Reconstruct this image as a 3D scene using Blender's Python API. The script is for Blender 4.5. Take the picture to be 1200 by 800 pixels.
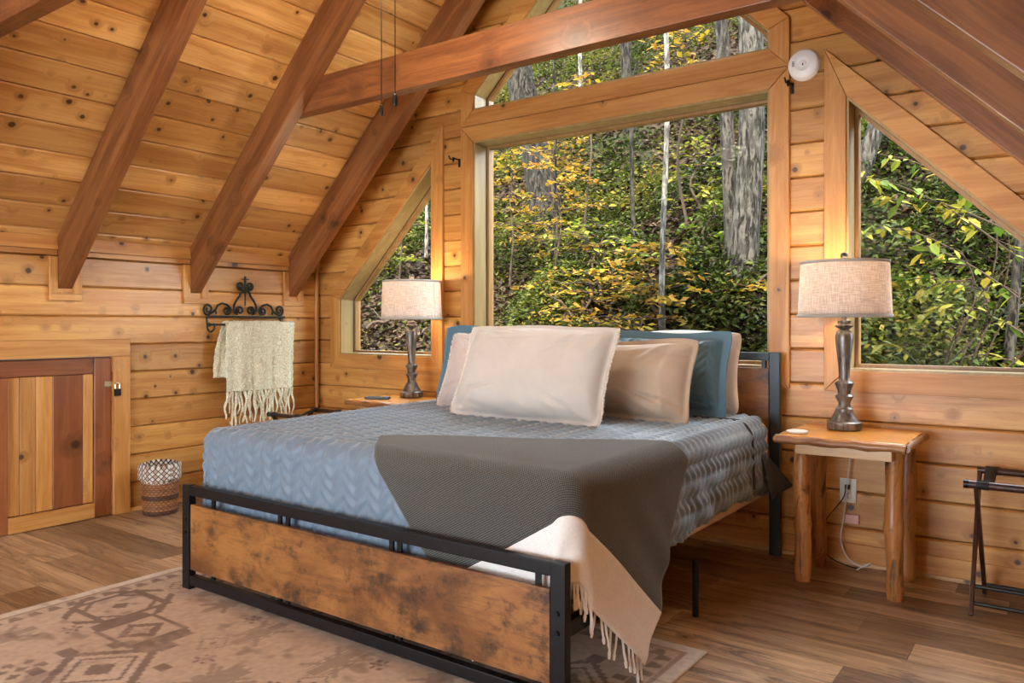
import bpy, bmesh, math, random
import numpy as np
from mathutils import Vector, Matrix
random.seed(7); rng = np.random.default_rng(7)
S = bpy.context.scene
for o in list(bpy.data.objects): bpy.data.objects.remove(o)
COL = S.collection

# ------------------------------------------------------------------ camera
FPX, HZ, YAW, CH = 918.3, 380.0, math.radians(35.87), 1.2
cd = bpy.data.cameras.new('camera'); cam = bpy.data.objects.new('camera', cd); COL.objects.link(cam)
cd.sensor_width = 36; cd.lens = FPX/1200*36; cd.shift_y = -(400-HZ)/1200; cd.clip_start = .02; cd.clip_end = 200
cam.location = (0, 0, CH); cam.rotation_euler = (math.pi/2, 0, YAW)
S.camera = cam
# ------------------------------------------------------------------ world, sun, exposure
W = bpy.data.worlds.new('sky'); S.world = W; W.use_nodes = True
bg = W.node_tree.nodes['Background']; bg.inputs[0].default_value = (.80, .90, 1.0, 1); bg.inputs[1].default_value = 12.0
sd = bpy.data.lights.new('sun', 'SUN'); sun = bpy.data.objects.new('sun', sd); COL.objects.link(sun)
sd.energy = 24.0; sd.angle = .03; sd.color = (1, .93, .8)
sun.rotation_euler = Vector((-.35, 1, -1.25)).to_track_quat('-Z', 'Y').to_euler()
S.view_settings.view_transform = 'Standard'; S.view_settings.look = 'None'
S.view_settings.exposure = 0.5; S.view_settings.gamma = 1; S.view_settings.use_curve_mapping = False

# ------------------------------------------------------------------ pixel helpers (1200 x 800 frame)
Fv = Vector((-math.sin(YAW), math.cos(YAW), 0)); Rv = Vector((math.cos(YAW), math.sin(YAW), 0))
def ray(u, v): return Fv + Rv*((u-600)/FPX) + Vector((0, 0, (HZ-v)/FPX))
def at_y(u, v, y): r = ray(u, v); return Vector((0, 0, CH)) + r*(y/r.y)

# ------------------------------------------------------------------ node materials
def new_mat(name):
    m = bpy.data.materials.new(name); m.use_nodes = True
    nt = m.node_tree; b = nt.nodes['Principled BSDF']
    return m, nt, b
class N:
    def __init__(s, nt): s.nt = nt
    def node(s, t, **kw):
        n = s.nt.nodes.new(t)
        for k, v in kw.items(): setattr(n, k, v)
        return n
    def link(s, a, b): s.nt.links.new(a, b)
    def val(s, x, sock):
        if isinstance(x, (int, float)): sock.default_value = x
        elif isinstance(x, (tuple, list)): sock.default_value = x
        else: s.link(x, sock)
    def math(s, op, a, b=0.0, c=0.0, clamp=False):
        n = s.node('ShaderNodeMath', operation=op, use_clamp=clamp)
        s.val(a, n.inputs[0]); s.val(b, n.inputs[1]); s.val(c, n.inputs[2]); return n.outputs[0]
    def vmath(s, op, a, b=(0, 0, 0)):
        n = s.node('ShaderNodeVectorMath', operation=op); s.val(a, n.inputs[0]); s.val(b, n.inputs[1]); return n.outputs[0]
    def noise(s, vec, scale, detail=3, rough=.5, dist=0):
        n = s.node('ShaderNodeTexNoise'); s.link(vec, n.inputs['Vector'])
        n.inputs['Scale'].default_value = scale; n.inputs['Detail'].default_value = detail
        n.inputs['Roughness'].default_value = rough; n.inputs['Distortion'].default_value = dist
        return n.outputs['Fac']
    def mapr(s, x, a, b, c=0., d=1., smooth=True):
        n = s.node('ShaderNodeMapRange', interpolation_type='SMOOTHSTEP' if smooth else 'LINEAR')
        s.val(x, n.inputs[0]); s.val(a, n.inputs[1]); s.val(b, n.inputs[2]); s.val(c, n.inputs[3]); s.val(d, n.inputs[4]); return n.outputs[0]
    def mix(s, f, a, b, mode='MIX'):
        n = s.node('ShaderNodeMix', data_type='RGBA', blend_type=mode)
        s.val(f, n.inputs[0])
        s.val((*a, 1) if isinstance(a, tuple) else a, n.inputs[6]); s.val((*b, 1) if isinstance(b, tuple) else b, n.inputs[7]); return n.outputs[2]
    def bump(s, h, strength, dist, b):
        n = s.node('ShaderNodeBump'); n.inputs['Strength'].default_value = strength; n.inputs['Distance'].default_value = dist
        s.link(h, n.inputs['Height']); s.link(n.outputs[0], b.inputs['Normal'])
    def objcoord(s): return s.node('ShaderNodeTexCoord').outputs['Object']
    def uv(s): return s.node('ShaderNodeTexCoord').outputs['UV']
    def rnd(s): return s.node('ShaderNodeObjectInfo').outputs['Random']
    def xyz(s, v):
        n = s.node('ShaderNodeSeparateXYZ'); s.link(v, n.inputs[0]); return n.outputs
    def comb(s, x, y, z):
        n = s.node('ShaderNodeCombineXYZ'); s.val(x, n.inputs[0]); s.val(y, n.inputs[1]); s.val(z, n.inputs[2]); return n.outputs[0]

def wood(name, axis, c1, c2, knot=(.05, .018, .007), rough=.34, var=.25, knots=9.5, ksize=(.06, .20), kdens=.72, grain=1.0, bump=.25, streak=0, ss=1.):
    """timber: grain runs along the given axis; knots, rings and tone differ from piece to piece"""
    m, nt, b = new_mat(name); n = N(nt)
    r = n.rnd(); off = n.comb(n.math('MULTIPLY', r, 37.), n.math('MULTIPLY', r, 91.), n.math('MULTIPLY', r, 53.))
    p = n.vmath('ADD', n.objcoord(), off); X = n.xyz(p)
    o = {'X': (0, 1, 2), 'Y': (1, 0, 2), 'Z': (2, 0, 1)}[axis]
    q = n.comb(X[o[0]], X[o[1]], X[o[2]])
    # knots
    vo = n.node('ShaderNodeTexVoronoi'); n.link(q, vo.inputs['Vector']); vo.inputs['Scale'].default_value = knots
    kc = n.xyz(vo.outputs['Color'])
    kr = n.mapr(kc[0], 1-kdens, 1, ksize[0], ksize[1], False)
    gate = n.math('GREATER_THAN', kc[0], 1-kdens)
    kd = n.math('SUBTRACT', vo.outputs['Distance'], n.math('MULTIPLY', n.noise(q, 60, 2), .03))
    km = n.math('SUBTRACT', 1., n.mapr(kd, n.math('MULTIPLY', kr, .55), kr), clamp=True); km = n.math('MULTIPLY', km, gate)
    halo = n.math('SUBTRACT', 1., n.mapr(kd, kr, n.math('MULTIPLY', kr, 2.8)), clamp=True); halo = n.math('MULTIPLY', halo, gate)
    # grain pushed round the knots
    wob = n.math('ADD', n.math('MULTIPLY', halo, .35), n.math('MULTIPLY', n.noise(q, 1.7, 2), .5))
    g = n.comb(n.math('MULTIPLY', X[o[0]], .9), n.math('ADD', n.math('MULTIPLY', X[o[1]], 11.), wob), n.math('ADD', n.math('MULTIPLY', X[o[2]], 11.), wob))
    g1 = n.noise(g, 1.3*grain, 5, .62, .6); g2 = n.noise(n.vmath('MULTIPLY', g, (.8, 5, 5)), 2.0*grain, 3, .6)
    f = n.math('ADD', n.math('MULTIPLY', n.mapr(g1, .36, .64), .72), n.math('MULTIPLY', n.mapr(g2, .3, .7), .38), clamp=True)
    col = n.mix(f, c1, c2)
    tone = n.mapr(r, 0, 1, 1-var, 1+var*.6, False)
    col = n.mix(1., col, n.comb(tone, n.math('POWER', tone, 1.15), n.math('POWER', tone, 1.3)), 'MULTIPLY')
    if streak:
        sm = n.mapr(n.noise(n.vmath('MULTIPLY', g, (.9*ss, .35*ss, .35*ss)), 2.3, 6, .75, 1.2), .50, .66)
        col = n.mix(n.math('MULTIPLY', sm, streak), col, knot)
    col = n.mix(n.math('MULTIPLY', halo, .45), col, tuple(x*.55 for x in c2))
    col = n.mix(n.math('MULTIPLY', km, .95), col, knot)
    n.link(col, b.inputs['Base Color'])
    n.link(n.mapr(g2, .2, .8, rough-.06, rough+.1, False), b.inputs['Roughness'])
    n.bump(n.math('SUBTRACT', g1, n.math('MULTIPLY', km, .5)), bump, .003, b)
    return m
def plain(name, c, rough=.5, metal=0., noise=0., nscale=40, bump=0., bdist=.002, coat=0., sheen=0.):
    m, nt, b = new_mat(name); n = N(nt)
    b.inputs['Roughness'].default_value = rough; b.inputs['Metallic'].default_value = metal
    b.inputs['Coat Weight'].default_value = coat; b.inputs['Sheen Weight'].default_value = sheen
    h = n.noise(n.objcoord(), nscale, 4, .6)
    col = n.mix(n.mapr(h, .3, .7), tuple(x*(1-noise) for x in c), tuple(min(1, x*(1+noise)) for x in c))
    n.link(col, b.inputs['Base Color'])
    if bump: n.bump(h, bump, bdist, b)
    return m
def woven(name, c1, c2, sc=300, rough=.85, bump=.4, bd=.001, translucent=0., wob=.3):
    """cloth: crossing threads drawn in the UV map (metres)"""
    m, nt, b = new_mat(name); n = N(nt); uv = n.uv(); X = n.xyz(uv)
    a = n.noise(n.comb(n.math('MULTIPLY', X[0], sc*.08), n.math('MULTIPLY', X[1], sc), 0.), 1, 2)
    c = n.noise(n.comb(n.math('MULTIPLY', X[0], sc), n.math('MULTIPLY', X[1], sc*.08), 7.), 1, 2)
    f = n.math('MULTIPLY', n.math('ADD', a, c), .5)
    col = n.mix(n.mapr(f, .38, .62), c1, c2); n.link(col, b.inputs['Base Color'])
    b.inputs['Roughness'].default_value = rough; b.inputs['Sheen Weight'].default_value = .15
    n.bump(f, bump, bd, b)
    if translucent:
        t = n.node('ShaderNodeBsdfTranslucent'); n.link(col, t.inputs[0])
        ms = n.node('ShaderNodeMixShader'); ms.inputs[0].default_value = translucent
        n.link(b.outputs[0], ms.inputs[1]); n.link(t.outputs[0], ms.inputs[2])
        n.link(ms.outputs[0], nt.nodes['Material Output'].inputs[0])
    return m

M = {}
for ax in 'XYZ':
    M['pine'+ax] = wood('pine_wall_'+ax, ax, (.67, .365, .105), (.46, .195, .042))
    M['trim'+ax] = wood('pine_trim_'+ax, ax, (.63, .325, .092), (.45, .185, .040), knots=6, kdens=.35, var=.15, rough=.42)
M['ceil'] = wood('pine_ceiling', 'Y', (.74, .425, .145), (.50, .225, .056))
M['beam'] = wood('pine_beam', 'X', (.29, .112, .034), (.14, .046, .013), knots=5, kdens=.45, ksize=(.05, .2), var=.12, rough=.36)
M['tie'] = wood('pine_tie', 'X', (.26, .094, .028), (.13, .040, .012), knots=4, kdens=.5, ksize=(.05, .2), var=.08, streak=.35, rough=.36)
M['reddoorZ'] = wood('cedar_door_Z', 'Z', (.30, .100, .030), (.20, .060, .018), knots=5, kdens=.4)
M['reddoorY'] = wood('cedar_door_Y', 'Y', (.30, .100, .030), (.20, .060, .018), knots=5, kdens=.4)
M['floor'] = wood('oak_floor', 'X', (.50, .330, .185), (.23, .125, .060), knot=(.045, .025, .014), knots=3.2, kdens=.5, ksize=(.04, .12), var=.6, streak=.8, rough=.33, bump=.15)
def rustic_mat():
    m, nt, b = new_mat('rustic_panel'); n = N(nt); p = n.objcoord()
    q = n.vmath('MULTIPLY', p, (1, 1, 2.2)); g = n.vmath('MULTIPLY', p, (1, 1, 9))
    a = n.noise(q, 2.2, 6, .65, .4); c = n.noise(n.vmath('ADD', n.vmath('MULTIPLY', p, (1, 1, 1.3)), (7, 3, 1)), 5.6, 9, .74, .15); f = n.noise(g, 6, 5, .65, 1.0)
    col = n.mix(n.mapr(a, .32, .68), (.115, .038, .009), (.33, .142, .038)); col = n.mix(n.math('MULTIPLY', n.mapr(f, .5, .66), .5), col, (.10, .038, .012))
    col = n.mix(n.math('MULTIPLY', n.mapr(c, .47, .66), .92), col, (.022, .011, .006))
    vo = n.node('ShaderNodeTexVoronoi'); n.link(n.vmath('ADD', p, n.comb(n.math('MULTIPLY', c, .08), 0., n.math('MULTIPLY', f, .06))), vo.inputs['Vector']); vo.inputs['Scale'].default_value = 4.5
    kn = n.math('SUBTRACT', 1., n.mapr(vo.outputs['Distance'], .05, .24), clamp=True); col = n.mix(n.math('MULTIPLY', kn, .8), col, (.02, .010, .005))
    n.link(col, b.inputs['Base Color']); b.inputs['Roughness'].default_value = .42; n.bump(f, .25, .002, b); return m
M['rustic'] = rustic_mat()
M['log'] = wood('peeled_log', 'Z', (.58, .27, .082), (.32, .105, .026), knot=(.03, .013, .007), knots=6.5, kdens=.6, ksize=(.05, .16), var=.2, streak=.85, rough=.3, ss=2.6)
M['slab'] = wood('slab_top', 'X', (.78, .385, .085), (.60, .245, .040), knots=4, kdens=.3, var=.05, rough=.2)
M['bark'] = wood('bark_edge', 'X', (.42, .200, .075), (.20, .075, .022), knot=(.05, .02, .01), knots=7, kdens=.6, streak=.6, var=.05)
M['apron'] = wood('apron_board', 'X', (.72, .480, .230), (.60, .360, .150), knots=7, kdens=.3, var=.05)
M['jambZ'] = wood('window_jamb', 'Z', (.40, .290, .120), (.30, .200, .075), kdens=.1, var=.05)
M['sash'] = wood('window_sash', 'Z', (.36, .205, .075), (.25, .130, .042), kdens=.1, var=.05)
M['backing'] = plain('wall_backing', (.13, .055, .018), .8)
M['black'] = plain('black_steel', (.007, .007, .008), .42, .0, .15, 60)
M['black'].node_tree.nodes['Principled BSDF'].inputs['Specular IOR Level'].default_value = .25
M['blue_black'] = plain('blue_black_steel', (.012, .022, .032), .42, .0)
M['bolt'] = plain('bolt_steel', (.02, .02, .022), .3, .8)
M['iron'] = plain('wrought_iron', (.022, .030, .026), .5, .6, .6, 70, .3)
M['gasket'] = plain('window_gasket', (.015, .014, .012), .6)
M['white'] = plain('white_plastic', (.80, .80, .77), .35)
M['offwhite'] = plain('ivory_plastic', (.72, .74, .62), .4)
M['pink'] = plain('pink_plug', (.72, .42, .36), .5)
M['cordm'] = plain('clear_cord', (.62, .60, .55), .4)
M['brass'] = plain('brass', (.62, .50, .30), .3, .9)
M['lampmetal'] = wood('lamp_pewter', 'Z', (.30, .27, .24), (.05, .045, .042), knots=1, kdens=0, grain=2.4, rough=.33, var=0)
M['lampmetal'].node_tree.nodes['Principled BSDF'].inputs['Metallic'].default_value = .45
M['shade'] = woven('linen_shade', (.60, .52, .45), (.88, .81, .74), 260, translucent=.35)
M['shadeband'] = plain('shade_band', (.42, .40, .36), .7)
M['sheet'] = plain('cream_sheet', (.72, .56, .42), .9, noise=.05, nscale=9, bump=.25, bdist=.01, sheen=.2)
M['cream'] = plain('cream_pillow', (.56, .525, .475), .88, noise=.04, nscale=7, bump=.3, bdist=.012, sheen=.2)
M['tan'] = plain('tan_pillow', (.46, .35, .255), .88, noise=.05, nscale=7, bump=.35, bdist=.014, sheen=.2)
M['beige'] = plain('beige_pillow', (.58, .50, .46), .88, noise=.05, nscale=7, bump=.35, bdist=.012, sheen=.2)
M['whitep'] = plain('white_pillow', (.78, .74, .70), .88, noise=.03, nscale=7, bump=.3, bdist=.01)
M['fray'] = plain('frayed_trim', (.74, .68, .58), .95, noise=.2, nscale=200, bump=.6)
M['darkwood'] = plain('dark_rack_wood', (.045, .018, .013), .3, 0, .3, 30)
M['strap'] = plain('webbing', (.012, .013, .014), .8, nscale=300, noise=.3)
M['knit'] = plain('boucle_knit', (.86, .79, .58), .95, noise=.28, nscale=130, bump=.9, bdist=.006, sheen=.3)
M['fringew'] = plain('white_fringe', (.84, .82, .78), .9)
M['outmetal'] = plain('dark_metal', (.03, .03, .03), .35, .7)
M['fanblade'] = wood('fan_blade', 'X', (.20, .085, .03), (.12, .045, .015), kdens=0)
def quilt_mat(name, c):
    m, nt, b = new_mat(name); n = N(nt); h = n.noise(n.uv(), 500, 2)
    col = n.mix(h, tuple(x*.85 for x in c), tuple(x*1.15 for x in c)); n.link(col, b.inputs['Base Color'])
    b.inputs['Roughness'].default_value = .55; b.inputs['Sheen Weight'].default_value = .5; b.inputs['Sheen Roughness'].default_value = .4
    n.bump(n.noise(n.uv(), 60, 3), .25, .003, b)
    return m
M['quilt'] = quilt_mat('quilt_slate', (.140, .200, .262))
M['teal'] = quilt_mat('quilt_teal', (.075, .175, .245))
M['quiltback'] = plain('quilt_back', (.045, .055, .066), .8)
def throw_mat():
    m, nt, b = new_mat('throw_weave'); n = N(nt); X = n.xyz(n.uv())
    a = n.math('ADD', X[0], X[1]); d = n.math('SUBTRACT', X[0], X[1]); k = 2*math.pi/.011
    w = n.math('MULTIPLY', n.math('SINE', n.math('MULTIPLY', a, k)), n.math('SINE', n.math('MULTIPLY', d, k)))
    w = n.mapr(n.math('ADD', w, n.math('MULTIPLY', n.noise(n.uv(), 120, 2), .6)), .0, .9)
    n.link(n.mix(w, (.018, .021, .020), (.135, .132, .112)), b.inputs['Base Color'])
    b.inputs['Roughness'].default_value = .9; b.inputs['Sheen Weight'].default_value = .2
    n.bump(w, .5, .002, b); return m
M['throw'] = throw_mat()
M['throwband'] = woven('throw_white_band', (.74, .71, .66), (.84, .82, .78), 420)
def glass_mat():
    m, nt, b = new_mat('window_glass'); n = N(nt); nt.nodes.remove(b)
    t = n.node('ShaderNodeBsdfTransparent'); t.inputs[0].default_value = (.97, .98, .97, 1)
    g = n.node('ShaderNodeBsdfGlossy'); g.inputs['Roughness'].default_value = .02
    f = n.node('ShaderNodeFresnel'); f.inputs[0].default_value = 1.06
    ms = n.node('ShaderNodeMixShader'); n.link(f.outputs[0], ms.inputs[0]); n.link(t.outputs[0], ms.inputs[1]); n.link(g.outputs[0], ms.inputs[2])
    n.link(ms.outputs[0], nt.nodes['Material Output'].inputs[0]); return m
M['glass'] = glass_mat()
def emit_mat(name, c, s):
    m, nt, b = new_mat(name); b.inputs['Base Color'].default_value = (.9, .9, .88, 1)
    b.inputs['Emission Color'].default_value = (*c, 1); b.inputs['Emission Strength'].default_value = s; return m
M['fanbowl'] = emit_mat('fan_light_bowl', (1, .78, .52), 1.5)
M['bulb'] = emit_mat('lamp_bulb', (1, .75, .48), 20.0)
def leaf_mat(name, cols, trans=.35):
    """leaf colour varies leaf by leaf through the colour attribute 'tint' (0..1)"""
    m, nt, b = new_mat(name); n = N(nt)
    at = n.node('ShaderNodeAttribute', attribute_name='tint'); cr = n.node('ShaderNodeValToRGB'); n.link(at.outputs['Fac'], cr.inputs[0])
    e = cr.color_ramp.elements
    while len(e) < len(cols): e.new(.5)
    for i, c in enumerate(cols): e[i].position = i/(len(cols)-1); e[i].color = (*c, 1)
    n.link(cr.outputs[0], b.inputs['Base Color']); b.inputs['Roughness'].default_value = .6; b.inputs['Specular IOR Level'].default_value = .08
    t = n.node('ShaderNodeBsdfTranslucent'); n.link(cr.outputs[0], t.inputs[0])
    ms = n.node('ShaderNodeMixShader'); ms.inputs[0].default_value = trans
    n.link(b.outputs[0], ms.inputs[1]); n.link(t.outputs[0], ms.inputs[2]); n.link(ms.outputs[0], nt.nodes['Material Output'].inputs[0])
    return m
M['green'] = leaf_mat('undergrowth_leaf', [(0.0080, 0.0121, 0.0021), (0.0193, 0.0258, 0.0036), (0.0380, 0.0441, 0.0051), (0.0681, 0.0599, 0.0074), (0.1146, 0.0658, 0.0074)])
M['yellow'] = leaf_mat('yellow_leaf', [(0.0452, 0.0542, 0.0064), (0.1185, 0.0919, 0.0085), (0.1748, 0.1028, 0.0108), (0.1860, 0.0892, 0.0130), (0.1350, 0.0542, 0.0085)], .4)
M['ygreen'] = leaf_mat('yellow_green_leaf', [(0.0281, 0.0514, 0.0064), (0.0621, 0.0812, 0.0085), (0.1269, 0.1139, 0.0130), (0.1748, 0.1220, 0.0153)], .4)
M['litter'] = leaf_mat('dead_leaf', [(0.0081, 0.0049, 0.0031), (0.0198, 0.0108, 0.0061), (0.0359, 0.0198, 0.0108), (0.0467, 0.0287, 0.0160)], .1)
def ground_mat():
    m, nt, b = new_mat('forest_ground'); n = N(nt); p = n.objcoord()
    f = n.noise(p, 14, 6, .7); g = n.noise(p, 1.2, 4)
    c = n.mix(n.mapr(f, .35, .68), (.007, .005, .004), (.036, .021, .013)); c = n.mix(n.math('MULTIPLY', n.mapr(g, .5, .65), .6), c, (.011, .018, .005))
    n.link(c, b.inputs['Base Color']); b.inputs['Roughness'].default_value = .95; b.inputs['Specular IOR Level'].default_value = .05; n.bump(f, .9, .06, b); return m
M['ground'] = ground_mat()
def bark_mat(name, c1, c2):
    m, nt, b = new_mat(name); n = N(nt); p = n.objcoord()
    q = n.vmath('MULTIPLY', p, (1, 1, .22)); f = n.noise(q, 26, 6, .7, .5); l = n.noise(p, 7, 4, .6)
    c = n.mix(n.mapr(f, .42, .58), tuple(x*.5 for x in c1), c2); c = n.mix(n.math('MULTIPLY', n.mapr(l, .48, .62), .75), c, tuple(x*.35 for x in c2))
    n.link(c, b.inputs['Base Color']); b.inputs['Roughness'].default_value = .9; b.inputs['Specular IOR Level'].default_value = .05; n.bump(f, .8, .03, b); return m
M['bark_grey'] = bark_mat('bark_grey', (0.0117, 0.0097, 0.0075), (0.0459, 0.0391, 0.0318))
M['bark_dark'] = bark_mat('bark_dark', (0.0058, 0.0046, 0.0033), (0.0253, 0.0210, 0.0160))
M['bark_pale'] = bark_mat('bark_pale', (0.0461, 0.0394, 0.0323), (0.1206, 0.1072, 0.0899))
M['twig'] = plain('twig', (.03, .020, .014), .9)
M['deadwood'] = plain('dead_wood', (.035, .022, .016), .9, noise=.3, nscale=20)
for q in ('twig', 'deadwood'): M[q].node_tree.nodes['Principled BSDF'].inputs['Specular IOR Level'].default_value = .05
# wicker, liner, rug
def attr_mat(name, attr, rough, bump=0, bs=300):
    m, nt, b = new_mat(name); n = N(nt); at = n.node('ShaderNodeAttribute', attribute_name=attr)
    n.link(at.outputs['Color'], b.inputs['Base Color']); b.inputs['Roughness'].default_value = rough
    if bump: n.bump(n.noise(n.objcoord(), bs, 3, .7), bump, .003, b)
    return m
M['rug'] = attr_mat('rug_print', 'print', .95, .5, 260)
M['rugedge'] = plain('rug_binding', (.50, .42, .34), .95)
M['wicker'] = attr_mat('wicker', 'print', .5, .2, 200)
M['liner'] = attr_mat('basket_liner', 'print', .9)

# ------------------------------------------------------------------ object helpers
def tag(o, label=None, cat=None, group=None, kind=None):
    for k, v in (('label', label), ('category', cat), ('group', group), ('kind', kind)):
        if v: o[k] = v
    return o
def empty(name, loc=(0, 0, 0), label=None, cat=None, group=None, kind=None):
    o = bpy.data.objects.new(name, None); COL.objects.link(o); o.location = loc; o.empty_display_size = .1
    return tag(o, label, cat, group, kind)
def mesh_obj(name, me, mat, parent=None, smooth=False):
    o = bpy.data.objects.new(name, me); COL.objects.link(o)
    if mat is not None and not me.materials: me.materials.append(mat)
    if smooth: me.shade_smooth()
    if parent is not None:
        o.parent = parent; o.matrix_parent_inverse = Matrix.Translation(-parent.location) if parent.type == 'EMPTY' and not any(parent.rotation_euler) else parent.matrix_basis.inverted()
    return o
class MB:
    """collects verts and faces for one mesh"""
    def __init__(s): s.v = []; s.f = []
    def add(s, vs, fs):
        k = len(s.v); s.v += [tuple(p) for p in vs]; s.f += [tuple(k+i for i in f) for f in fs]; return s
    def box(s, a, b, mat=None):
        (x0, y0, z0), (x1, y1, z1) = a, b
        vs = [(x0, y0, z0), (x1, y0, z0), (x1, y1, z0), (x0, y1, z0), (x0, y0, z1), (x1, y0, z1), (x1, y1, z1), (x0, y1, z1)]
        if mat: vs = [mat @ Vector(p) for p in vs]
        return s.add(vs, [(0, 3, 2, 1), (4, 5, 6, 7), (0, 1, 5, 4), (1, 2, 6, 5), (2, 3, 7, 6), (3, 0, 4, 7)])
    def prism(s, poly, fn, d0, d1):
        """polygon (a,b) swept from depth d0 to d1 through fn(a,b,d); d1 may be a function of (a,b)"""
        n = len(poly); g = d1 if callable(d1) else (lambda a, b: d1)
        return s.add([fn(a, b, d0) for a, b in poly]+[fn(a, b, g(a, b)) for a, b in poly],
                     [tuple(range(n-1, -1, -1)), tuple(range(n, 2*n))]+[(i, (i+1) % n, n+(i+1) % n, n+i) for i in range(n)])
    def tube(s, pts, r, seg=8, cap=True):
        pts = [Vector(p) for p in pts]; n = len(pts); rr = r if hasattr(r, '__len__') else [r]*n
        T = [(pts[min(i+1, n-1)]-pts[max(i-1, 0)]).normalized() for i in range(n)]
        u = T[0].orthogonal().normalized(); rings = []
        for i in range(n):
            u = (u-T[i]*u.dot(T[i])); u = u.normalized() if u.length > 1e-6 else T[i].orthogonal().normalized()
            w = T[i].cross(u)
            rings += [pts[i]+(u*math.cos(a)+w*math.sin(a))*rr[i] for a in (2*math.pi*k/seg for k in range(seg))]
        fs = [(i*seg+k, i*seg+(k+1) % seg, (i+1)*seg+(k+1) % seg, (i+1)*seg+k) for i in range(n-1) for k in range(seg)]
        if cap: fs += [tuple(range(seg-1, -1, -1)), tuple((n-1)*seg+k for k in range(seg))]
        return s.add(rings, fs)
    def lathe(s, prof, c=(0, 0, 0), seg=32, flute=None):
        rings = []
        for r, z in prof:
            for k in range(seg):
                a = 2*math.pi*k/seg; q = r*(1+(flute if flute and k % 2 else 0)); rings.append((c[0]+q*math.cos(a), c[1]+q*math.sin(a), c[2]+z))
        n = len(prof)
        fs = [(i*seg+k, i*seg+(k+1) % seg, (i+1)*seg+(k+1) % seg, (i+1)*seg+k) for i in range(n-1) for k in range(seg)]
        fs += [tuple(range(seg-1, -1, -1)), tuple((n-1)*seg+k for k in range(seg))]
        return s.add(rings, fs)
    def build(s, name, mat, parent=None, smooth=False, bevel=0, seg=2):
        me = bpy.data.meshes.new(name); me.from_pydata(s.v, [], s.f)
        bm = bmesh.new(); bm.from_mesh(me); bmesh.ops.recalc_face_normals(bm, faces=bm.faces)
        if bevel: bmesh.ops.bevel(bm, geom=list(bm.edges), offset=bevel, segments=seg, affect='EDGES', profile=.6, clamp_overlap=True)
        bm.to_mesh(me); bm.free(); me.update()
        o = mesh_obj(name, me, mat, parent)
        if smooth:
            me.shade_smooth(); me.set_sharp_from_angle(angle=math.radians(50))
        return o
def grid_obj(name, P, mat, parent=None, uv=None, solid=0., smooth=True, col=None):
    """P: (n,m,3) array -> one sheet"""
    n, m_ = P.shape[:2]; idx = np.arange(n*m_).reshape(n, m_)
    q = np.stack([idx[:-1, :-1], idx[1:, :-1], idx[1:, 1:], idx[:-1, 1:]], -1).reshape(-1, 4)
    me = bpy.data.meshes.new(name); me.from_pydata(P.reshape(-1, 3).tolist(), [], q.tolist())
    if uv is not None:
        l = me.uv_layers.new(name='UVMap'); U = uv.reshape(-1, 2)[q.reshape(-1)]; l.data.foreach_set('uv', U.reshape(-1).astype(np.float32))
    if col is not None:
        a = me.color_attributes.new('print', 'FLOAT_COLOR', 'POINT'); C4 = np.concatenate([col.reshape(-1, 3), np.ones((n*m_, 1))], 1)
        a.data.foreach_set('color', C4.reshape(-1).astype(np.float32))
    o = mesh_obj(name, me, mat, parent, smooth)
    if solid:
        md = o.modifiers.new('thickness', 'SOLIDIFY'); md.thickness = solid; md.offset = -1
    return o

# ------------------------------------------------------------------ polygon tools for the boarded walls
def clip(poly, a, b, c):
    """part of a convex polygon where a*x+b*y <= c"""
    out = []
    for i in range(len(poly)):
        p, q = poly[i], poly[(i+1) % len(poly)]; dp = a*p[0]+b*p[1]-c; dq = a*q[0]+b*q[1]-c
        if dp <= 0: out.append(p)
        if dp*dq < 0:
            t = dp/(dp-dq); out.append((p[0]+t*(q[0]-p[0]), p[1]+t*(q[1]-p[1])))
    return out if len(out) >= 3 and abs(area(out)) > 1e-5 else []
def area(p): return .5*sum(p[i][0]*p[(i+1) % len(p)][1]-p[(i+1) % len(p)][0]*p[i][1] for i in range(len(p)))
def edges_out(poly):
    """outward half-planes of a counter-clockwise convex polygon"""
    if area(poly) < 0: poly = poly[::-1]
    r = []
    for i in range(len(poly)):
        p, q = poly[i], poly[(i+1) % len(poly)]; nx, ny = q[1]-p[1], p[0]-q[0]; r.append((nx, ny, nx*p[0]+ny*p[1]))
    return r
def subtract(polys, hole):
    res = []
    for P in polys:
        rest = P
        for (a, b, c) in edges_out(hole):
            o = clip(rest, -a, -b, -c)
            if o: res.append(o)
            rest = clip(rest, a, b, c)
            if not rest: break
    return res
def intersect(P, hull):
    for (a, b, c) in edges_out(hull):
        P = clip(P, a, b, c)
        if not P: return []
    return P
def touch(P, Q, eps=2e-3):
    for A, B in ((P, Q), (Q, P)):
        for (a, b, c) in edges_out(A):
            L = math.hypot(a, b)
            if all((a*x+b*y-c)/L > -1e-9+eps for x, y in B): return False
    # require contact along more than a corner
    return True
def offset_poly(P, w):
    if area(P) < 0: P = P[::-1]
    E_ = []
    for (a, b, c) in edges_out(P):
        L = math.hypot(a, b); E_.append((a/L, b/L, c/L+w))
    out = []
    for i in range(len(P)):
        a1, b1, c1 = E_[i-1]; a2, b2, c2 = E_[i]; d = a1*b2-a2*b1
        out.append(((c1*b2-c2*b1)/d, (a1*c2-a2*c1)/d))
    return out
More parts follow.
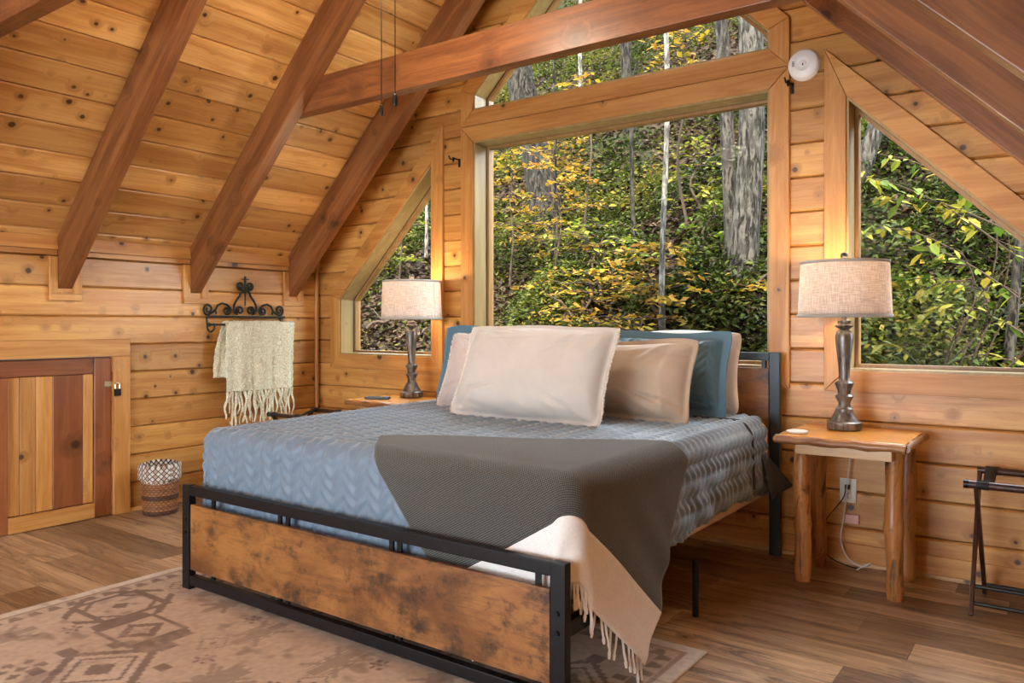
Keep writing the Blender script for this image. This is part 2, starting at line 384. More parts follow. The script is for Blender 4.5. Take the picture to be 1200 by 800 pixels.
def boards(parent, hull, holes, rows, fn, front, mat, joints=None, ch=.008, dp=.010, name='board', back=0.):
    """rows of chamfered boards over a convex outline with holes; every connected piece is one object"""
    for i in range(len(rows)-1):
        z0, z1 = rows[i]+.0016, rows[i+1]-.0016
        xs = sorted(joints(i)) if joints else []
        cuts = [-99]+xs+[99]
        for j in range(len(cuts)-1):
            bands = []
            for (u0, u1) in ((z0, z0+ch), (z0+ch, z1-ch), (z1-ch, z1)):
                P = intersect([(cuts[j]+.001, u0), (cuts[j+1]-.001, u0), (cuts[j+1]-.001, u1), (cuts[j], u1)], hull)
                ps = [P] if P else []
                for h in holes: ps = subtract(ps, h)
                bands += ps
            # connected groups
            grp = list(range(len(bands)))
            def find(k):
                while grp[k] != k: k = grp[k]
                return k
            for k in range(len(bands)):
                for l in range(k):
                    if touch(bands[k], bands[l]): grp[find(k)] = find(l)
            for r in set(find(k) for k in range(len(bands))):
                mem = [bands[k] for k in range(len(bands)) if find(k) == r]
                if sum(abs(area(p)) for p in mem) < .0015: continue
                mb = MB(); dfn = lambda a, b: front-(dp if (b < z0+ch*.5 or b > z1-ch*.5) else 0)
                for p in mem: mb.prism(p, fn, back, dfn)
                mb.build(name, mat, parent)

# ------------------------------------------------------------------ room dimensions
XL, XR, YB, YR = -4.94, .27, 4.19, -2.5
XC = (XL+XR)/2; EAVE = 1.715; RIDGE = EAVE+(XC-XL)
rows = [.0025+.1785*k for k in range(26)]
rows[0] = 0.0

# floor planks along X
fl = empty('floor', (XC, 1, 0), 'brown oak plank floor', kind='structure')
MB().box((XL-.15, YR, -.10), (XR+.15, YB+.15, -.012)).build('subfloor', M['backing'], fl)
wpl = .182; nrow = int((YB-YR)/wpl)+1
for i in range(nrow):
    y1 = YB-i*wpl; y0 = max(y1-wpl, YR); x = XL-random.random()*1.2
    while x < XR:
        x2 = x+1.22; a, b = max(x, XL), min(x2, XR); x = x2
        if b-a < .02: continue
        MB().box((a+.0008, y0+.0008, -.012), (b-.0008, y1-.0008, 0)).build('plank', M['floor'], fl)

# gable wall with four windows
left_win = [(-4.68, .967), (-3.723, .967), (-3.723, 2.354), (-4.68, 1.397)]
right_win = [(2*XC-x, z) for x, z in left_win]
big_win = [(-3.346, .967), (-1.332, .967), (-1.332, 2.447), (-3.346, 2.447)]
top_win = [(-3.346, 2.66), (-1.332, 2.66), (-1.332, 2.765), (-2.339, 3.772), (-3.346, 2.765)]
wins = [left_win, big_win, top_win, right_win]
gable = [(XL, 0), (XR, 0), (XR, EAVE), (XC, RIDGE), (XL, EAVE)]
wb = empty('wall_back', (XC, YB, 0), 'gable wall of horizontal pine boards', kind='structure')
gfn = lambda a, b, d: (a, YB+.02-d, b)
mb = MB(); ps = [[(XL-.15, -.3), (XR+.15, -.3), (XR+.15, EAVE+.03), (XC, RIDGE+.15), (XL-.15, EAVE+.03)]]
for w in wins: ps = subtract(ps, w)
for p in ps: mb.prism(p, gfn, -.16, 0)
mb.build('wall_core', M['backing'], wb)
boards(wb, gable, wins, rows, gfn, .02, M['pineX'])

def window(i, P, casing_w=.105):
    w = empty('window_%d' % i, (sum(p[0] for p in P)/len(P), YB, P[0][1]), None, None, kind='structure')
    w['label'] = ['pine framed window with slanted head beside the iron towel rack', 'large rectangular pine framed window behind the bed', 'upper gable window with sloping sides above the tie beam', 'pine framed window with slanted head above the luggage rack'][i-1]
    if area(P) < 0: P = P[::-1]
    O = offset_poly(P, casing_w); J = offset_poly(P, -.012); K = offset_poly(P, -.03); n = len(P)
    for k in range(n):
        l = (k+1) % n; quad = [P[k], P[l], O[l], O[k]]
        # shrink a hair so that the mitres show
        c = (sum(q[0] for q in quad)/4, sum(q[1] for q in quad)/4)
        ex = abs(P[l][0]-P[k][0]); ez = abs(P[l][1]-P[k][1])
        mm = M['trimZ'] if ez > ex*1.2 else M['trimX']
        mb = MB(); mb.prism([(q[0]+(c[0]-q[0])*.0015, q[1]+(c[1]-q[1])*.003) for q in quad], gfn, .019, .042); mb.build('casing', mm, w, bevel=.002, seg=1)
        MB().prism([J[k], J[l], offset_poly(P, .004)[l], offset_poly(P, .004)[k]], gfn, -.095, .03).build('jamb', M['jambZ'], w)
        MB().prism([J[k], J[l], P[l], P[k]], gfn, -.103, -.0955).build('gasket', M['gasket'], w)
        MB().prism([K[k], K[l], P[l], P[k]], gfn, -.155, -.1035).build('sash', M['sash'], w)
    MB().prism(offset_poly(P, -.028), gfn, -.136, -.130).build('pane', M['glass'], w)
for i, w in enumerate(wins): window(i+1, w)

# knee walls
door_hole = [(1.72, 0), (2.525, 0), (2.525, 1.0), (1.72, 1.0)]
wl = empty('wall_left', (XL, 1, 0), 'low knee wall of horizontal pine boards with an access door', kind='structure')
lfn = lambda a, b, d: (XL-.02+d, a, b)
mb = MB()
for p in subtract([[(YR, -.3), (YB+.15, -.3), (YB+.15, EAVE+.1), (YR, EAVE+.1)]], door_hole): mb.prism(p, lfn, -.12, 0)
mb.build('wall_core', M['backing'], wl)
boards(wl, [(YR, 0), (YB, 0), (YB, EAVE), (YR, EAVE)], [door_hole], rows[:11], lfn, .02, M['pineY'], lambda i: [random.uniform(-1.6, 1.2)])
wr = empty('wall_right', (XR, 1, 0), 'low knee wall of horizontal pine boards opposite the access door', kind='structure')
rfn = lambda a, b, d: (XR+.02-d, a, b)
MB().prism([(YR, -.3), (YB+.15, -.3), (YB+.15, EAVE+.1), (YR, EAVE+.1)], rfn, -.12, 0).build('wall_core', M['backing'], wr)
boards(wr, [(YR, 0), (YB, 0), (YB, EAVE), (YR, EAVE)], [], rows[:11], rfn, .02, M['pineY'])
# unseen rear gable end; openings added and sized to let fill daylight in
rear = empty('wall_rear', (XC, YR, 0), 'rear gable end with wide openings', kind='structure')
ps = [[(XL-.15, -.3), (XR+.15, -.3), (XR+.15, EAVE+.03), (XC, RIDGE+.15), (XL-.15, EAVE+.03)]]
for h in ([(-3.8, .1), (-.9, .1), (-.9, 1.7), (-3.8, 1.7)], [(-3.3, 2.1), (-1.4, 2.1), (XC, 3.0)]): ps = subtract(ps, h)
mb = MB()
for p in ps: mb.prism(p, lambda a, b, d: (a, YR-d, b), 0, .12)
mb.build('wall_core', M['pineX'], rear)

# ceiling: boards along Y on both slopes
r2 = math.sqrt(.5)
ce = empty('ceiling', (XC, 1, RIDGE), 'sloping ceiling of knotty pine boards', kind='structure')
SL = (XC-XL)/r2
def cfnL(a, b, d): return (XL+b*r2+d*r2, a, EAVE+b*r2-d*r2)
def cfnR(a, b, d): return (XR-b*r2-d*r2, a, EAVE+b*r2-d*r2)
crow = [min(.06+.1785*k, SL-.001) for k in range(-1, 21)]; crow[0] = 0
ry0 = [3.88-.845*k for k in range(8)]
for fn in (cfnL, cfnR):
    boards(ce, [(YR, 0), (YB, 0), (YB, SL), (YR, SL)], [], crow, fn, 0., M['ceil'], lambda i: [random.choice(ry0[1:])+.045], back=-.02)
    MB().prism([(YR-.3, -.3), (YB+.55, -.3), (YB+.55, SL), (YR-.3, SL)], fn, -.16, -.021).build('roof_deck', M['backing'], ce)

MB().box((XC-.35, YR-.3, RIDGE+.005), (XC+.35, YB+.55, RIDGE+.30)).build('ridge_light_block', M['backing'], ce)  # unseen box added over the ridge to stop sun leaking through the seam

# ------------------------------------------------------------------ baseboards and trims
tb = empty('baseboard_back', (XC, YB, 0), 'pine baseboard along the gable wall', kind='structure')
MB().box((XL+.02, YB-.019, .0), (XR, YB-.0005, .104)).build('board', M['trimX'], tb, bevel=.003)
MB().box((XL+.03, YB-.033, .0), (XR, YB-.0195, .020)).build('shoe_molding', M['apron'], tb, bevel=.004)
tb = empty('baseboard_left', (XL, 3.3, 0), 'thin pine shoe molding along the knee wall', kind='structure')
MB().box((XL+.0005, 2.632, .0), (XL+.016, YB-.035, .022)).build('shoe_molding', M['trimY'], tb, bevel=.004)
t = empty('trim_1', (XL, YB, 0), 'round pine corner bead between the gable and knee walls', kind='structure')
MB().tube([(XL+.016, YB-.040, .11), (XL+.016, YB-.040, 1.70)], .0155, 10).build('corner_bead', M['trimZ'], t, True)

# ------------------------------------------------------------------ rafters, tie beams
RD, RB = .212, .09          # depth square to the slope, breadth
def rafter(y, side, label, trims=True):
    o = empty('rafter', ((XL if side < 0 else XR), y, 1.415), label, 'beam', 'pine roof rafters')
    L = SL-.215
    mb = MB().box((-.31, 0, -RD), (L, RB, .0))
    b = mb.build('timber', M['beam'], None, bevel=.004)
    rot = Matrix.Rotation(-math.pi/4, 4, 'Y') if side < 0 else Matrix.Rotation(math.pi, 4, 'Z') @ Matrix.Rotation(-math.pi/4, 4, 'Y')
    loc = Vector((XL, y, EAVE)) if side < 0 else Vector((XR, y+RB, EAVE))
    # cut the lower end plumb with the wall
    me = b.data; bm = bmesh.new(); bm.from_mesh(me)
    w = rot.inverted() @ Vector((-1 if side < 0 else 1, 0, 0))
    bmesh.ops.bisect_plane(bm, geom=bm.verts[:]+bm.edges[:]+bm.faces[:], plane_co=Vector((0, 0, 0)), plane_no=w, clear_outer=True)
    bmesh.ops.holes_fill(bm, edges=bm.edges[:]); bm.to_mesh(me); bm.free()
    b.matrix_world = Matrix.Translation(loc) @ rot
    mw = b.matrix_world.copy(); b.parent = o; b.matrix_parent_inverse = Matrix.Translation(-o.location); b.matrix_basis = mw
    if trims and side < 0:
        x0, x1 = XL+.0005, XL+.022
        MB().box((x0, y-.048, 1.382), (x1, y-.001, 1.605)).build('end_trim', M['trimZ'], o, bevel=.002, seg=1)
        MB().box((x0, y+RB+.001, 1.382), (x1, y+RB+.048, 1.53)).build('end_trim', M['trimZ'], o, bevel=.002, seg=1)
        MB().box((x0, y-.048, 1.343), (x1, y+RB+.048, 1.381)).build('end_trim', M['trimY'], o, bevel=.002, seg=1)
    return o
ry = [3.88, 3.055, 2.196, 1.345]
rafter(ry[0], -1, 'pine rafter on the slope over the towel rack, close to the gable wall')
rafter(ry[1], -1, 'pine rafter over the towel rack side that carries the long tie beam')
rafter(ry[2], -1, 'pine rafter that meets the knee wall above the access door')
rafter(ry[3], -1, 'pine rafter that carries the second tie beam, beyond the access door')
rafter(ry[0], 1, 'reddish pine rafter along the gable wall above the luggage rack window')
rafter(ry[1], 1, 'pine rafter on the luggage rack side opposite the tie beam rafter')
rafter(ry[2], 1, 'pine rafter on the luggage rack side, second away from the gable rafter')
rafter(ry[3], 1, 'pine rafter on the luggage rack side, farthest from the gable wall')
def tie(y, label):
    o = empty('tie_beam', (XC, y, 2.495), label, 'beam', 'tie beams across the room')
    xa = XL+(2.495-EAVE)+.02; xb = 2*XC-xa
    # end cut along the slope
    P = [(xa+.03, 2.495), (xb-.03, 2.495), (xb-.23, 2.696), (xa+.23, 2.696)]
    MB().prism(P, lambda a, b, d: (a, y+d, b), 0, .082).build('timber', M['tie'], o, bevel=.003)
tie(ry[1]+RB+.001, 'long dark pine tie beam crossing in front of the gable windows')
tie(ry[3]+RB+.001, 'pine tie beam crossing high above the access door side')
# crown strips between the rafters
k = 2
spans = []; prev = YB-.001
for y in ry: spans.append((y+RB+.002, prev)); prev = y-.002
spans.append((YR, prev))
for a, b in spans:
    t = empty('trim_%d' % k, (XL, (a+b)/2, 1.61), 'pine crown strip at the top of the knee wall, between rafters', kind='structure'); k += 1
    MB().prism([(0, 1.645), (.028, 1.645), (.012, 1.722), (0, 1.722)], lambda p, q, d: (XL+.0008+p, d, q), a, b).build('crown_strip', M['trimY'], t)
    MB().box((XL+.0008, a, 1.612), (XL+.016, b, 1.644)).build('crown_strip', M['trimY'], t, bevel=.002, seg=1)

# ------------------------------------------------------------------ access door in the knee wall
dr = empty('door_1', (XL, 2.12, 0), 'small access door of pine and red cedar boards', kind='structure')
xo = XL
def dbox(nm, y0, y1, z0, z1, x0, x1, mm): return MB().box((xo+x0, y0, z0), (xo+x1, y1, z1)).build(nm, mm, dr, bevel=.0025, seg=1)
dbox('casing', 2.527, 2.632, .0, .999, .0005, .026, M['trimZ'])
dbox('casing', 1.50, 2.632, 1.001, 1.108, .0005, .026, M['trimY'])
dbox('casing', 1.50, 1.60, .0, .999, .0005, .026, M['trimZ'])
dbox('stile', 2.418, 2.523, .004, .992, -.03, .0, M['reddoorZ'])
dbox('top_rail', 1.728, 2.416, .896, .992, -.03, .0, M['reddoorY'])
dbox('bottom_rail', 1.930, 2.414, .004, .095, -.012, .014, M['trimY'])
dbox('stile', 1.80, 1.928, .004, .894, -.012, .014, M['reddoorZ'])
ys = [1.93, 1.998, 2.087, 2.180, 2.355, 2.416]
for i in range(5):
    mm = M['reddoorZ'] if i == 3 else M['trimZ']
    dbox('panel_board', ys[i]+.0012, ys[i+1]-.0012, .098, .894, -.03, -.011, mm)
dbox('door_back', 1.722, 2.523, .002, .996, -.05, -.031, M['backing'])
h = MB().box((xo+.001, 2.478, .812), (xo+.007, 2.56, .842)).tube([(xo+.012, 2.535, .828), (xo+.03, 2.535, .828)], .008).build('hasp', M['brass'], dr)
tag(h, 'brass hasp')
l = MB().box((xo+.030, 2.522, .752), (xo+.046, 2.562, .797)).build('padlock', M['outmetal'], dr, bevel=.004)
MB().tube([(xo+.038, 2.528, .795), (xo+.038, 2.528, .822), (xo+.038, 2.535, .832), (xo+.038, 2.549, .832), (xo+.038, 2.556, .822), (xo+.038, 2.556, .795)], .004, 6).build('shackle', M['brass'], l)

# ------------------------------------------------------------------ rug (printed wool), under the bed
def rug():
    x0, x1, y0, y1 = -3.585, -1.10, .55, 2.73; st = .0065
    xs = np.linspace(x0, x1, int((x1-x0)/st)); ys = np.linspace(y0, y1, int((y1-y0)/st)); X, Y = np.meshgrid(xs, ys, indexing='ij')
    def nz(sc, seed):
        r = np.random.default_rng(seed); A = r.random((64, 64)); u = (X*sc) % 63; v = (Y*sc) % 63; i = u.astype(int); j = v.astype(int); a = u-i; b = v-j
        a = a*a*(3-2*a); b = b*b*(3-2*b)
        return A[i, j]*(1-a)*(1-b)+A[i+1, j]*a*(1-b)+A[i, j+1]*(1-a)*b+A[i+1, j+1]*a*b
    wear = .5*nz(3, 1)+.3*nz(9, 2)+.2*nz(31, 3); fine = nz(60, 4)
    dark = np.zeros_like(X); Q = .009
    xq = np.round((X+.004*fine)/Q)*Q; yq = np.round((Y+.004*nz(40, 5))/Q)*Q
    def motif(cx, cy, s, kind, a=0):
        px, py = (X-cx), (Y-cy); px = np.round(px/Q)*Q; py = np.round(py/Q)*Q; ax, ay = abs(px)/s, abs(py)/s; d = ax+ay; m_ = np.maximum(ax, ay); k = np.zeros_like(X)
        if kind == 0:      # stepped medallion with hooked arms
            k = ((d < 1.0) & (d > .80)) | ((d < .62) & (d > .54)) | (d < .26) | ((ax < .16) & (ay < 1.25) & (ay > .9)) | ((ay < .16) & (ax < 1.25) & (ax > .9)) | ((abs(ax-.75) < .14) & (abs(ay-.62) < .10))
        elif kind == 1:    # box medallion
            k = ((m_ < .72) & (m_ > .60)) | ((d < .95) & (d > .84) & (m_ < .6)) | ((abs(d-1.25) < .12) & (m_ < 1.05)) | (d < .2)
        elif kind == 2:    # small open diamond
            k = ((d < 1) & (d > .78)) | (d < .22)
        elif kind == 3:    # spiky palmette
            k = ((np.abs(np.sin(px*70/s*.3))*ay*1.2+ax) < .55) & (d < 1.2) | ((ax < .1) & (ay < 1.0)) | ((abs(ay-ax) < .09) & (m_ < .8))
        elif kind == 4:    # shield with two dark ends
            k = ((ax > .55) & (ax < .95) & (ay < .62-.3*(ax-.55))) | ((d < .45) & (d > .25)) | ((ay > .52) & (ay < .62) & (ax < .6))
        elif kind == 5:    # flower of dots
            k = (abs(np.hypot(ax, ay)-.6) < .2) & (np.sin(6*np.arctan2(py, px)) > 0) | (np.hypot(ax, ay) < .2)
        return k.astype(float)*(.6 if kind == 3 else 1.)
    R_ = np.random.default_rng(11); xc = (x0+x1)/2
    for sx in (-1, 1):
        for (dx, cy, s, kd) in ((.95, 1.72, .20, 1), (.98, 1.28, .12, 3), (.62, 1.63, .20, 4), (.60, 2.0, .11, 3), (.28, 1.72, .07, 2), (.86, .98, .13, 4), (.40, 1.36, .22, 0), (.02, 1.52, .13, 3), (.62, 1.2, .1, 5),
                               (.95, 2.25, .18, 0), (.35, 2.2, .16, 1), (.22, 1.88, .12, 3), (.18, 1.62, .05, 5), (.98, 2.02, .07, 2), (.05, 1.12, .16, 1), (.72, .78, .16, 0), (.3, .9, .1, 3), (.36, 1.95, .05, 5), (.12, 1.32, .05, 2), (.85, 1.47, .05, 5)):
            dark = np.maximum(dark, motif(xc+sx*dx, cy, s, kd))
    # border
    ed = np.minimum(np.minimum(X-x0, x1-X), np.minimum(Y-y0, y1-Y)); along = np.where(np.minimum(X-x0, x1-X) < np.minimum(Y-y0, y1-Y), Y, X)
    tooth = (ed > .075) & (ed < .125) & (np.abs(((along/.075) % 1)-.5) < .18+.2*((ed-.075)/.05))
    line = ((ed > .052) & (ed < .066))*.6
    dark = np.maximum(dark, np.maximum(tooth*.9, line))
    base = np.array([.55, .455, .365]); base2 = np.array([.46, .335, .245]); dk = np.array([.12, .078, .065]); edge = np.array([.58, .50, .42])
    C = base*(1-wear[..., None])+base2*wear[..., None]
    C = np.where((ed < .05)[..., None], edge, C)
    C *= (.88+.24*fine)[..., None]
    f = dark*np.clip(1.35-1.15*wear+.4*(fine-.5),   .12, .74)
    C = C*(1-f[..., None])+dk*f[..., None]
    faint = np.clip(nz(26, 8)*nz(7, 9)*2-.75, 0, .45); C = C*(1-faint[..., None])+dk*faint[..., None]
    o = grid_obj('area_rug', np.stack([X, Y, np.full_like(X, .0085)], -1), M['rug'], None, smooth=False, col=C); o.modifiers.new('thickness', 'SOLIDIFY').thickness = .0078; o.modifiers[0].offset = -1
    tag(o, 'faded tan area rug with worn tribal motifs under the foot of the bed', 'rug')
    b = MB(); p = [(x0, y0), (x1, y0), (x1, y1), (x0, y1), (x0, y0)]
    for i in range(4): b.tube([(*p[i], .0052), (*p[i+1], .0052)], .005, 6)
    b.build('bound_edge', M['rugedge'], o)
rug()

# ------------------------------------------------------------------ bed
BX0, BX1, BF, BH, BT = -3.29, -1.25, 2.0, 4.12, .705
bed = empty('bed_frame', ((BX0+BX1)/2, 3.0, 0), 'black steel bed frame with rustic wood headboard and footboard panels', 'bed')
def bb(nm, a, b_, mm=None, bevel=.004): return MB().box(a, b_).build(nm, mm or M['black'], bed, bevel=bevel)
Z0 = .0096
for x in (BX0, BX1-.055):
    p = bb('foot_post', (x, BF, Z0), (x+.055, BF+.035, .478))
    for z in (.265, .325):
        MB().tube([(x+.028, BF+.001, z), (x+.028, BF-.006, z)], [.0095, .007], 12).build('bolt', M['bolt'], p, True)
for x in (BX0, BX1-.055):
    p = MB().box((x, BH-.035, .0), (x+.055, BH, 1.055)).build('head_post', M['blue_black'], bed, bevel=.004)
bb('foot_rail', (BX0+.056, BF+.002, .432), (BX1-.056, BF+.034, .476))
bb('foot_rail', (BX0+.056, BF+.002, .030), (BX1-.056, BF+.034, .074))
bb('foot_panel', (BX0+.060, BF+.004, .100), (BX1-.058, BF+.022, .392), M['rustic'], .002)
for x in (-3.10, -2.64, -2.59, -2.01, -1.97, -1.375):
    bb('strut', (x, BF+.024, .075), (x+.02, BF+.034, .431), None, .001)
for x in (BX0+.25, BX1-.28): bb('side_rail', (x, BF+.036, .245), (x+.03, BH-.036, .292))
for x in (BX0+.004, BX1-.034): bb('corner_bracket', (x, BF+.036, .245), (x+.028, BF+.30, .296))
bb('center_rail', (-2.285, BF+.036, .232), (-2.255, BH-.036, .292))
for (x, y) in ((BX1-.027, 3.055), (BX0+.035, 3.055), (-2.27, 3.055)):
    MB().tube([(x, y, .001), (x, y, .231)], .0135, 14).build('leg', M['black'], bed, True)
for i in range(11):
    y = BF+.12+i*.185; bb('slat', (BX0+.25, y, .293), (BX1-.25, y+.05, .301), None, .001)
MB().box((BX0+.056, BH-.034, 1.012), (BX1-.056, BH-.002, 1.053)).build('head_rail', M['blue_black'], bed, bevel=.003)
MB().box((BX0+.056, BH-.034, .43), (BX1-.056, BH-.002, .47)).build('head_rail', M['blue_black'], bed, bevel=.003)
bb('head_panel', (BX0+.058, BH-.03, .56), (BX1-.058, BH-.012, .972), M['rustic'], .002)
for x in (-3.1, -2.6, -2.0, -1.345): MB().box((x, BH-.030, .973), (x+.02, BH-.006, 1.011)).build('strut', M['blue_black'], bed, bevel=.001)

# mattress
def mattress():
    bm = bmesh.new(); bmesh.ops.create_cube(bm, size=1)
    for v in bm.verts: v.co = Vector(((BX0+BX1)/2+v.co.x*1.95, 3.10+v.co.y*1.96, .503+v.co.z*.40))
    bmesh.ops.bevel(bm, geom=list(bm.edges), offset=.06, segments=5, affect='EDGES', profile=.5)
    me = bpy.data.meshes.new('mattress'); bm.to_mesh(me); bm.free()
    o = mesh_obj('mattress', me, M['sheet'], None, True); tag(o, 'deep mattress in a cream fitted sheet on the steel bed frame', 'mattress')
mattress()
# drape: unfolded bed plane -> 3D
QX0, QX1, QF = -3.262, -1.278, 2.087; RAD = .055
def drape(x, y, lift, ripple=0., flare=.0, ph=0.):
    """cloth point (x,y) of the unfolded bed top, laid over the edges; arrays"""
    x = np.asarray(x, float); y = np.asarray(y, float); zt = BT+lift; R_ = RAD+lift
    xe, xw, yf = QX1-RAD, QX0+RAD, QF+RAD
    a = np.where(x > xe, x-xe, np.where(x < xw, xw-x, 0)); sg = np.where(x > xe, 1., -1.); b = np.maximum(0, yf-y)
    L = np.hypot(a, b); L1 = np.where(L > 1e-9, L, 1)
    # at the corners the cloth gathers: soften the hypotenuse a little
    ca, cb = a/L1, b/L1
    q = math.pi/2*R_; arc = np.minimum(L, q)/R_
    out = np.where(L > 0, R_*np.sin(arc), 0); dz = np.where(L > 0, R_*(1-np.cos(arc)), 0)+np.maximum(0, L-q)
    hang = np.clip((L-q)/.35, 0, 1.5)
    th = np.arctan2(b, a)
    s = y*1.0-x*sg*.8+0*th
    rp = ripple*hang*np.sin(s*26+ph+th*5)*(1+.5*np.sin(s*11+2))
    side = np.clip(a/.06, 0, 1); out = out+(rp+flare*hang**2*.1)*side
    X = np.clip(x, xw, xe)+sg*ca*out; Y = np.maximum(y, yf)-cb*out
    crown = .012*np.clip(1-((x-(QX0+QX1)/2)/1.0)**2, 0, 1)+.018*np.clip((y-2.2)/1.6, 0, 1)
    crown = crown*np.clip(1-L/.1, 0, 1)
    return np.stack([X, Y, zt-dz+crown], -1)
def herring(x, y, w=.064, p=.054):
    """quilting: slanted puffs that turn direction every column"""
    i = np.floor(x/w); fx = x/w-i; sgn = np.where(i % 2 < 1, 1., -1.)
    t = ((y+sgn*(fx-.5)*w*1.0)/p) % 1.0
    return np.minimum(1, np.abs(np.sin(np.pi*t))**.6)*np.minimum(1, np.maximum(0, np.sin(np.pi*fx))**.45)
def normals(P):
    du = np.gradient(P, axis=0); dv = np.gradient(P, axis=1); n = np.cross(du, dv); return n/np.maximum(1e-9, np.linalg.norm(n, axis=-1, keepdims=True))
def quilt():
    xs = np.arange(QX0-.36, QX1+.36, .0105); ys = np.arange(QF-.34, 3.93, .0105); X, Y = np.meshgrid(xs, ys, indexing='ij')
    # the corners of the quilt are cut off by the fall of the cloth
    P = drape(X, Y, .006, .010)
    lim = .335+.015*np.sin(Y*4+X*3)+.02*np.clip((3.2-Y), 0, 1)
    low = np.array(BT-lim)
    P[..., 2] = np.maximum(P[..., 2], low)
    n = normals(P); h = herring(X, Y); P = P+n*(h*.0165)[..., None]
    o = grid_obj('quilt', P, M['quilt'], None, np.stack([X, Y], -1)); tag(o, 'slate blue herringbone quilted coverlet spread over the bed', 'quilt')
    # turned-back dark corner by the headboard
    a = np.linspace(0, 1, 20); b = np.linspace(0, 1, 24); A, B = np.meshgrid(a, b, indexing='ij')
    Xc = QX1+.004+A*.0+.035*np.sin(B*2.2); 
    Pc = np.stack([QX1+.008+.055*B**1.2+.01*np.sin(A*5+B*3), 3.84+A*(.10+.20*B), .56-B*(.225-.03*A)], -1)
    c = grid_obj('turned_back_corner', Pc, M['quiltback'], o, np.stack([A*.3, B*.35], -1), solid=.006)
    hem = drape(np.linspace(QX1-.35, QX1+.30, 60), np.full(60, 3.66)+np.linspace(0, .07, 60)**1, .017)
    MB().tube(hem.tolist(), .006, 6).build('hem', M['quiltback'], o, True)
quilt()
def throw():
    ns, nt_, nb = 130, 90, 22
    s = np.linspace(0, 1, ns); A = np.array((-2.33, 2.30)); B = np.array((-1.22, 2.92))
    top = A+(B-A)*s[:, None]; top[:, 1] += .02*np.sin(s*9)
    ks = [0, .28, .56, .78, 1]; bx = [-1.80, -1.55, -1.20, -.99, -.74]; by = [1.68, 1.82, 2.03, 2.31, 2.57]
    band = np.stack([np.interp(s, ks, bx), np.interp(s, ks, by)], -1)
    ker = np.ones(15)/15
    for c in range(2):
        e = np.pad(band[:, c], 7, mode='reflect', reflect_type='odd'); band[:, c] = np.convolve(e, ker, 'valid')
    bot = band+np.array((.125, -.165))
    def patch(P0, P1, n):
        t = np.linspace(0, 1, n)[None, :, None]; return P0[:, None]*(1-t)+P1[:, None]*t
    G = patch(top, band, nt_); H = patch(band, bot, nb)
    f = lambda Q: drape(Q[..., 0], Q[..., 1], .021, .006, .25, 1.0)
    uvG = np.stack(np.meshgrid(s*1.27, np.linspace(0, .62, nt_), indexing='ij'), -1); uvH = np.stack(np.meshgrid(s*1.27, np.linspace(.62, .82, nb), indexing='ij'), -1)
    o = grid_obj('throw_blanket', f(G), M['throw'], None, uvG, solid=.005); tag(o, 'dark grey woven throw with white fringed end over the bed corner', 'blanket')
    hb = grid_obj('white_band', f(H), M['throwband'], o, uvH, solid=.005); tag(hb, 'white end band of the throw')
    E_ = f(H)[:, -1, :]; nn = 46
    for k in range(nn):
        i = int((k+.5)/nn*(ns-1)); p = Vector(E_[i]); q = Vector(E_[min(i+1, ns-1)]); mb = MB()
        L = .075+.02*random.random(); dx = random.uniform(-.012, .012); dy = random.uniform(-.012, .012)
        j = [p+Vector((0, 0, .004)), p+Vector((dx*.3, dy*.3, -L*.4)), p+Vector((dx*.8, dy*.8, -L*.75)), p+Vector((dx*.8, dy*.8, -L*.8)), p+Vector((dx, dy, -L))]
        mb.tube(j, [.0042, .0040, .0042, .0062, .004], 6); mb.build('tassel', M['fringew'], o, True)
throw()

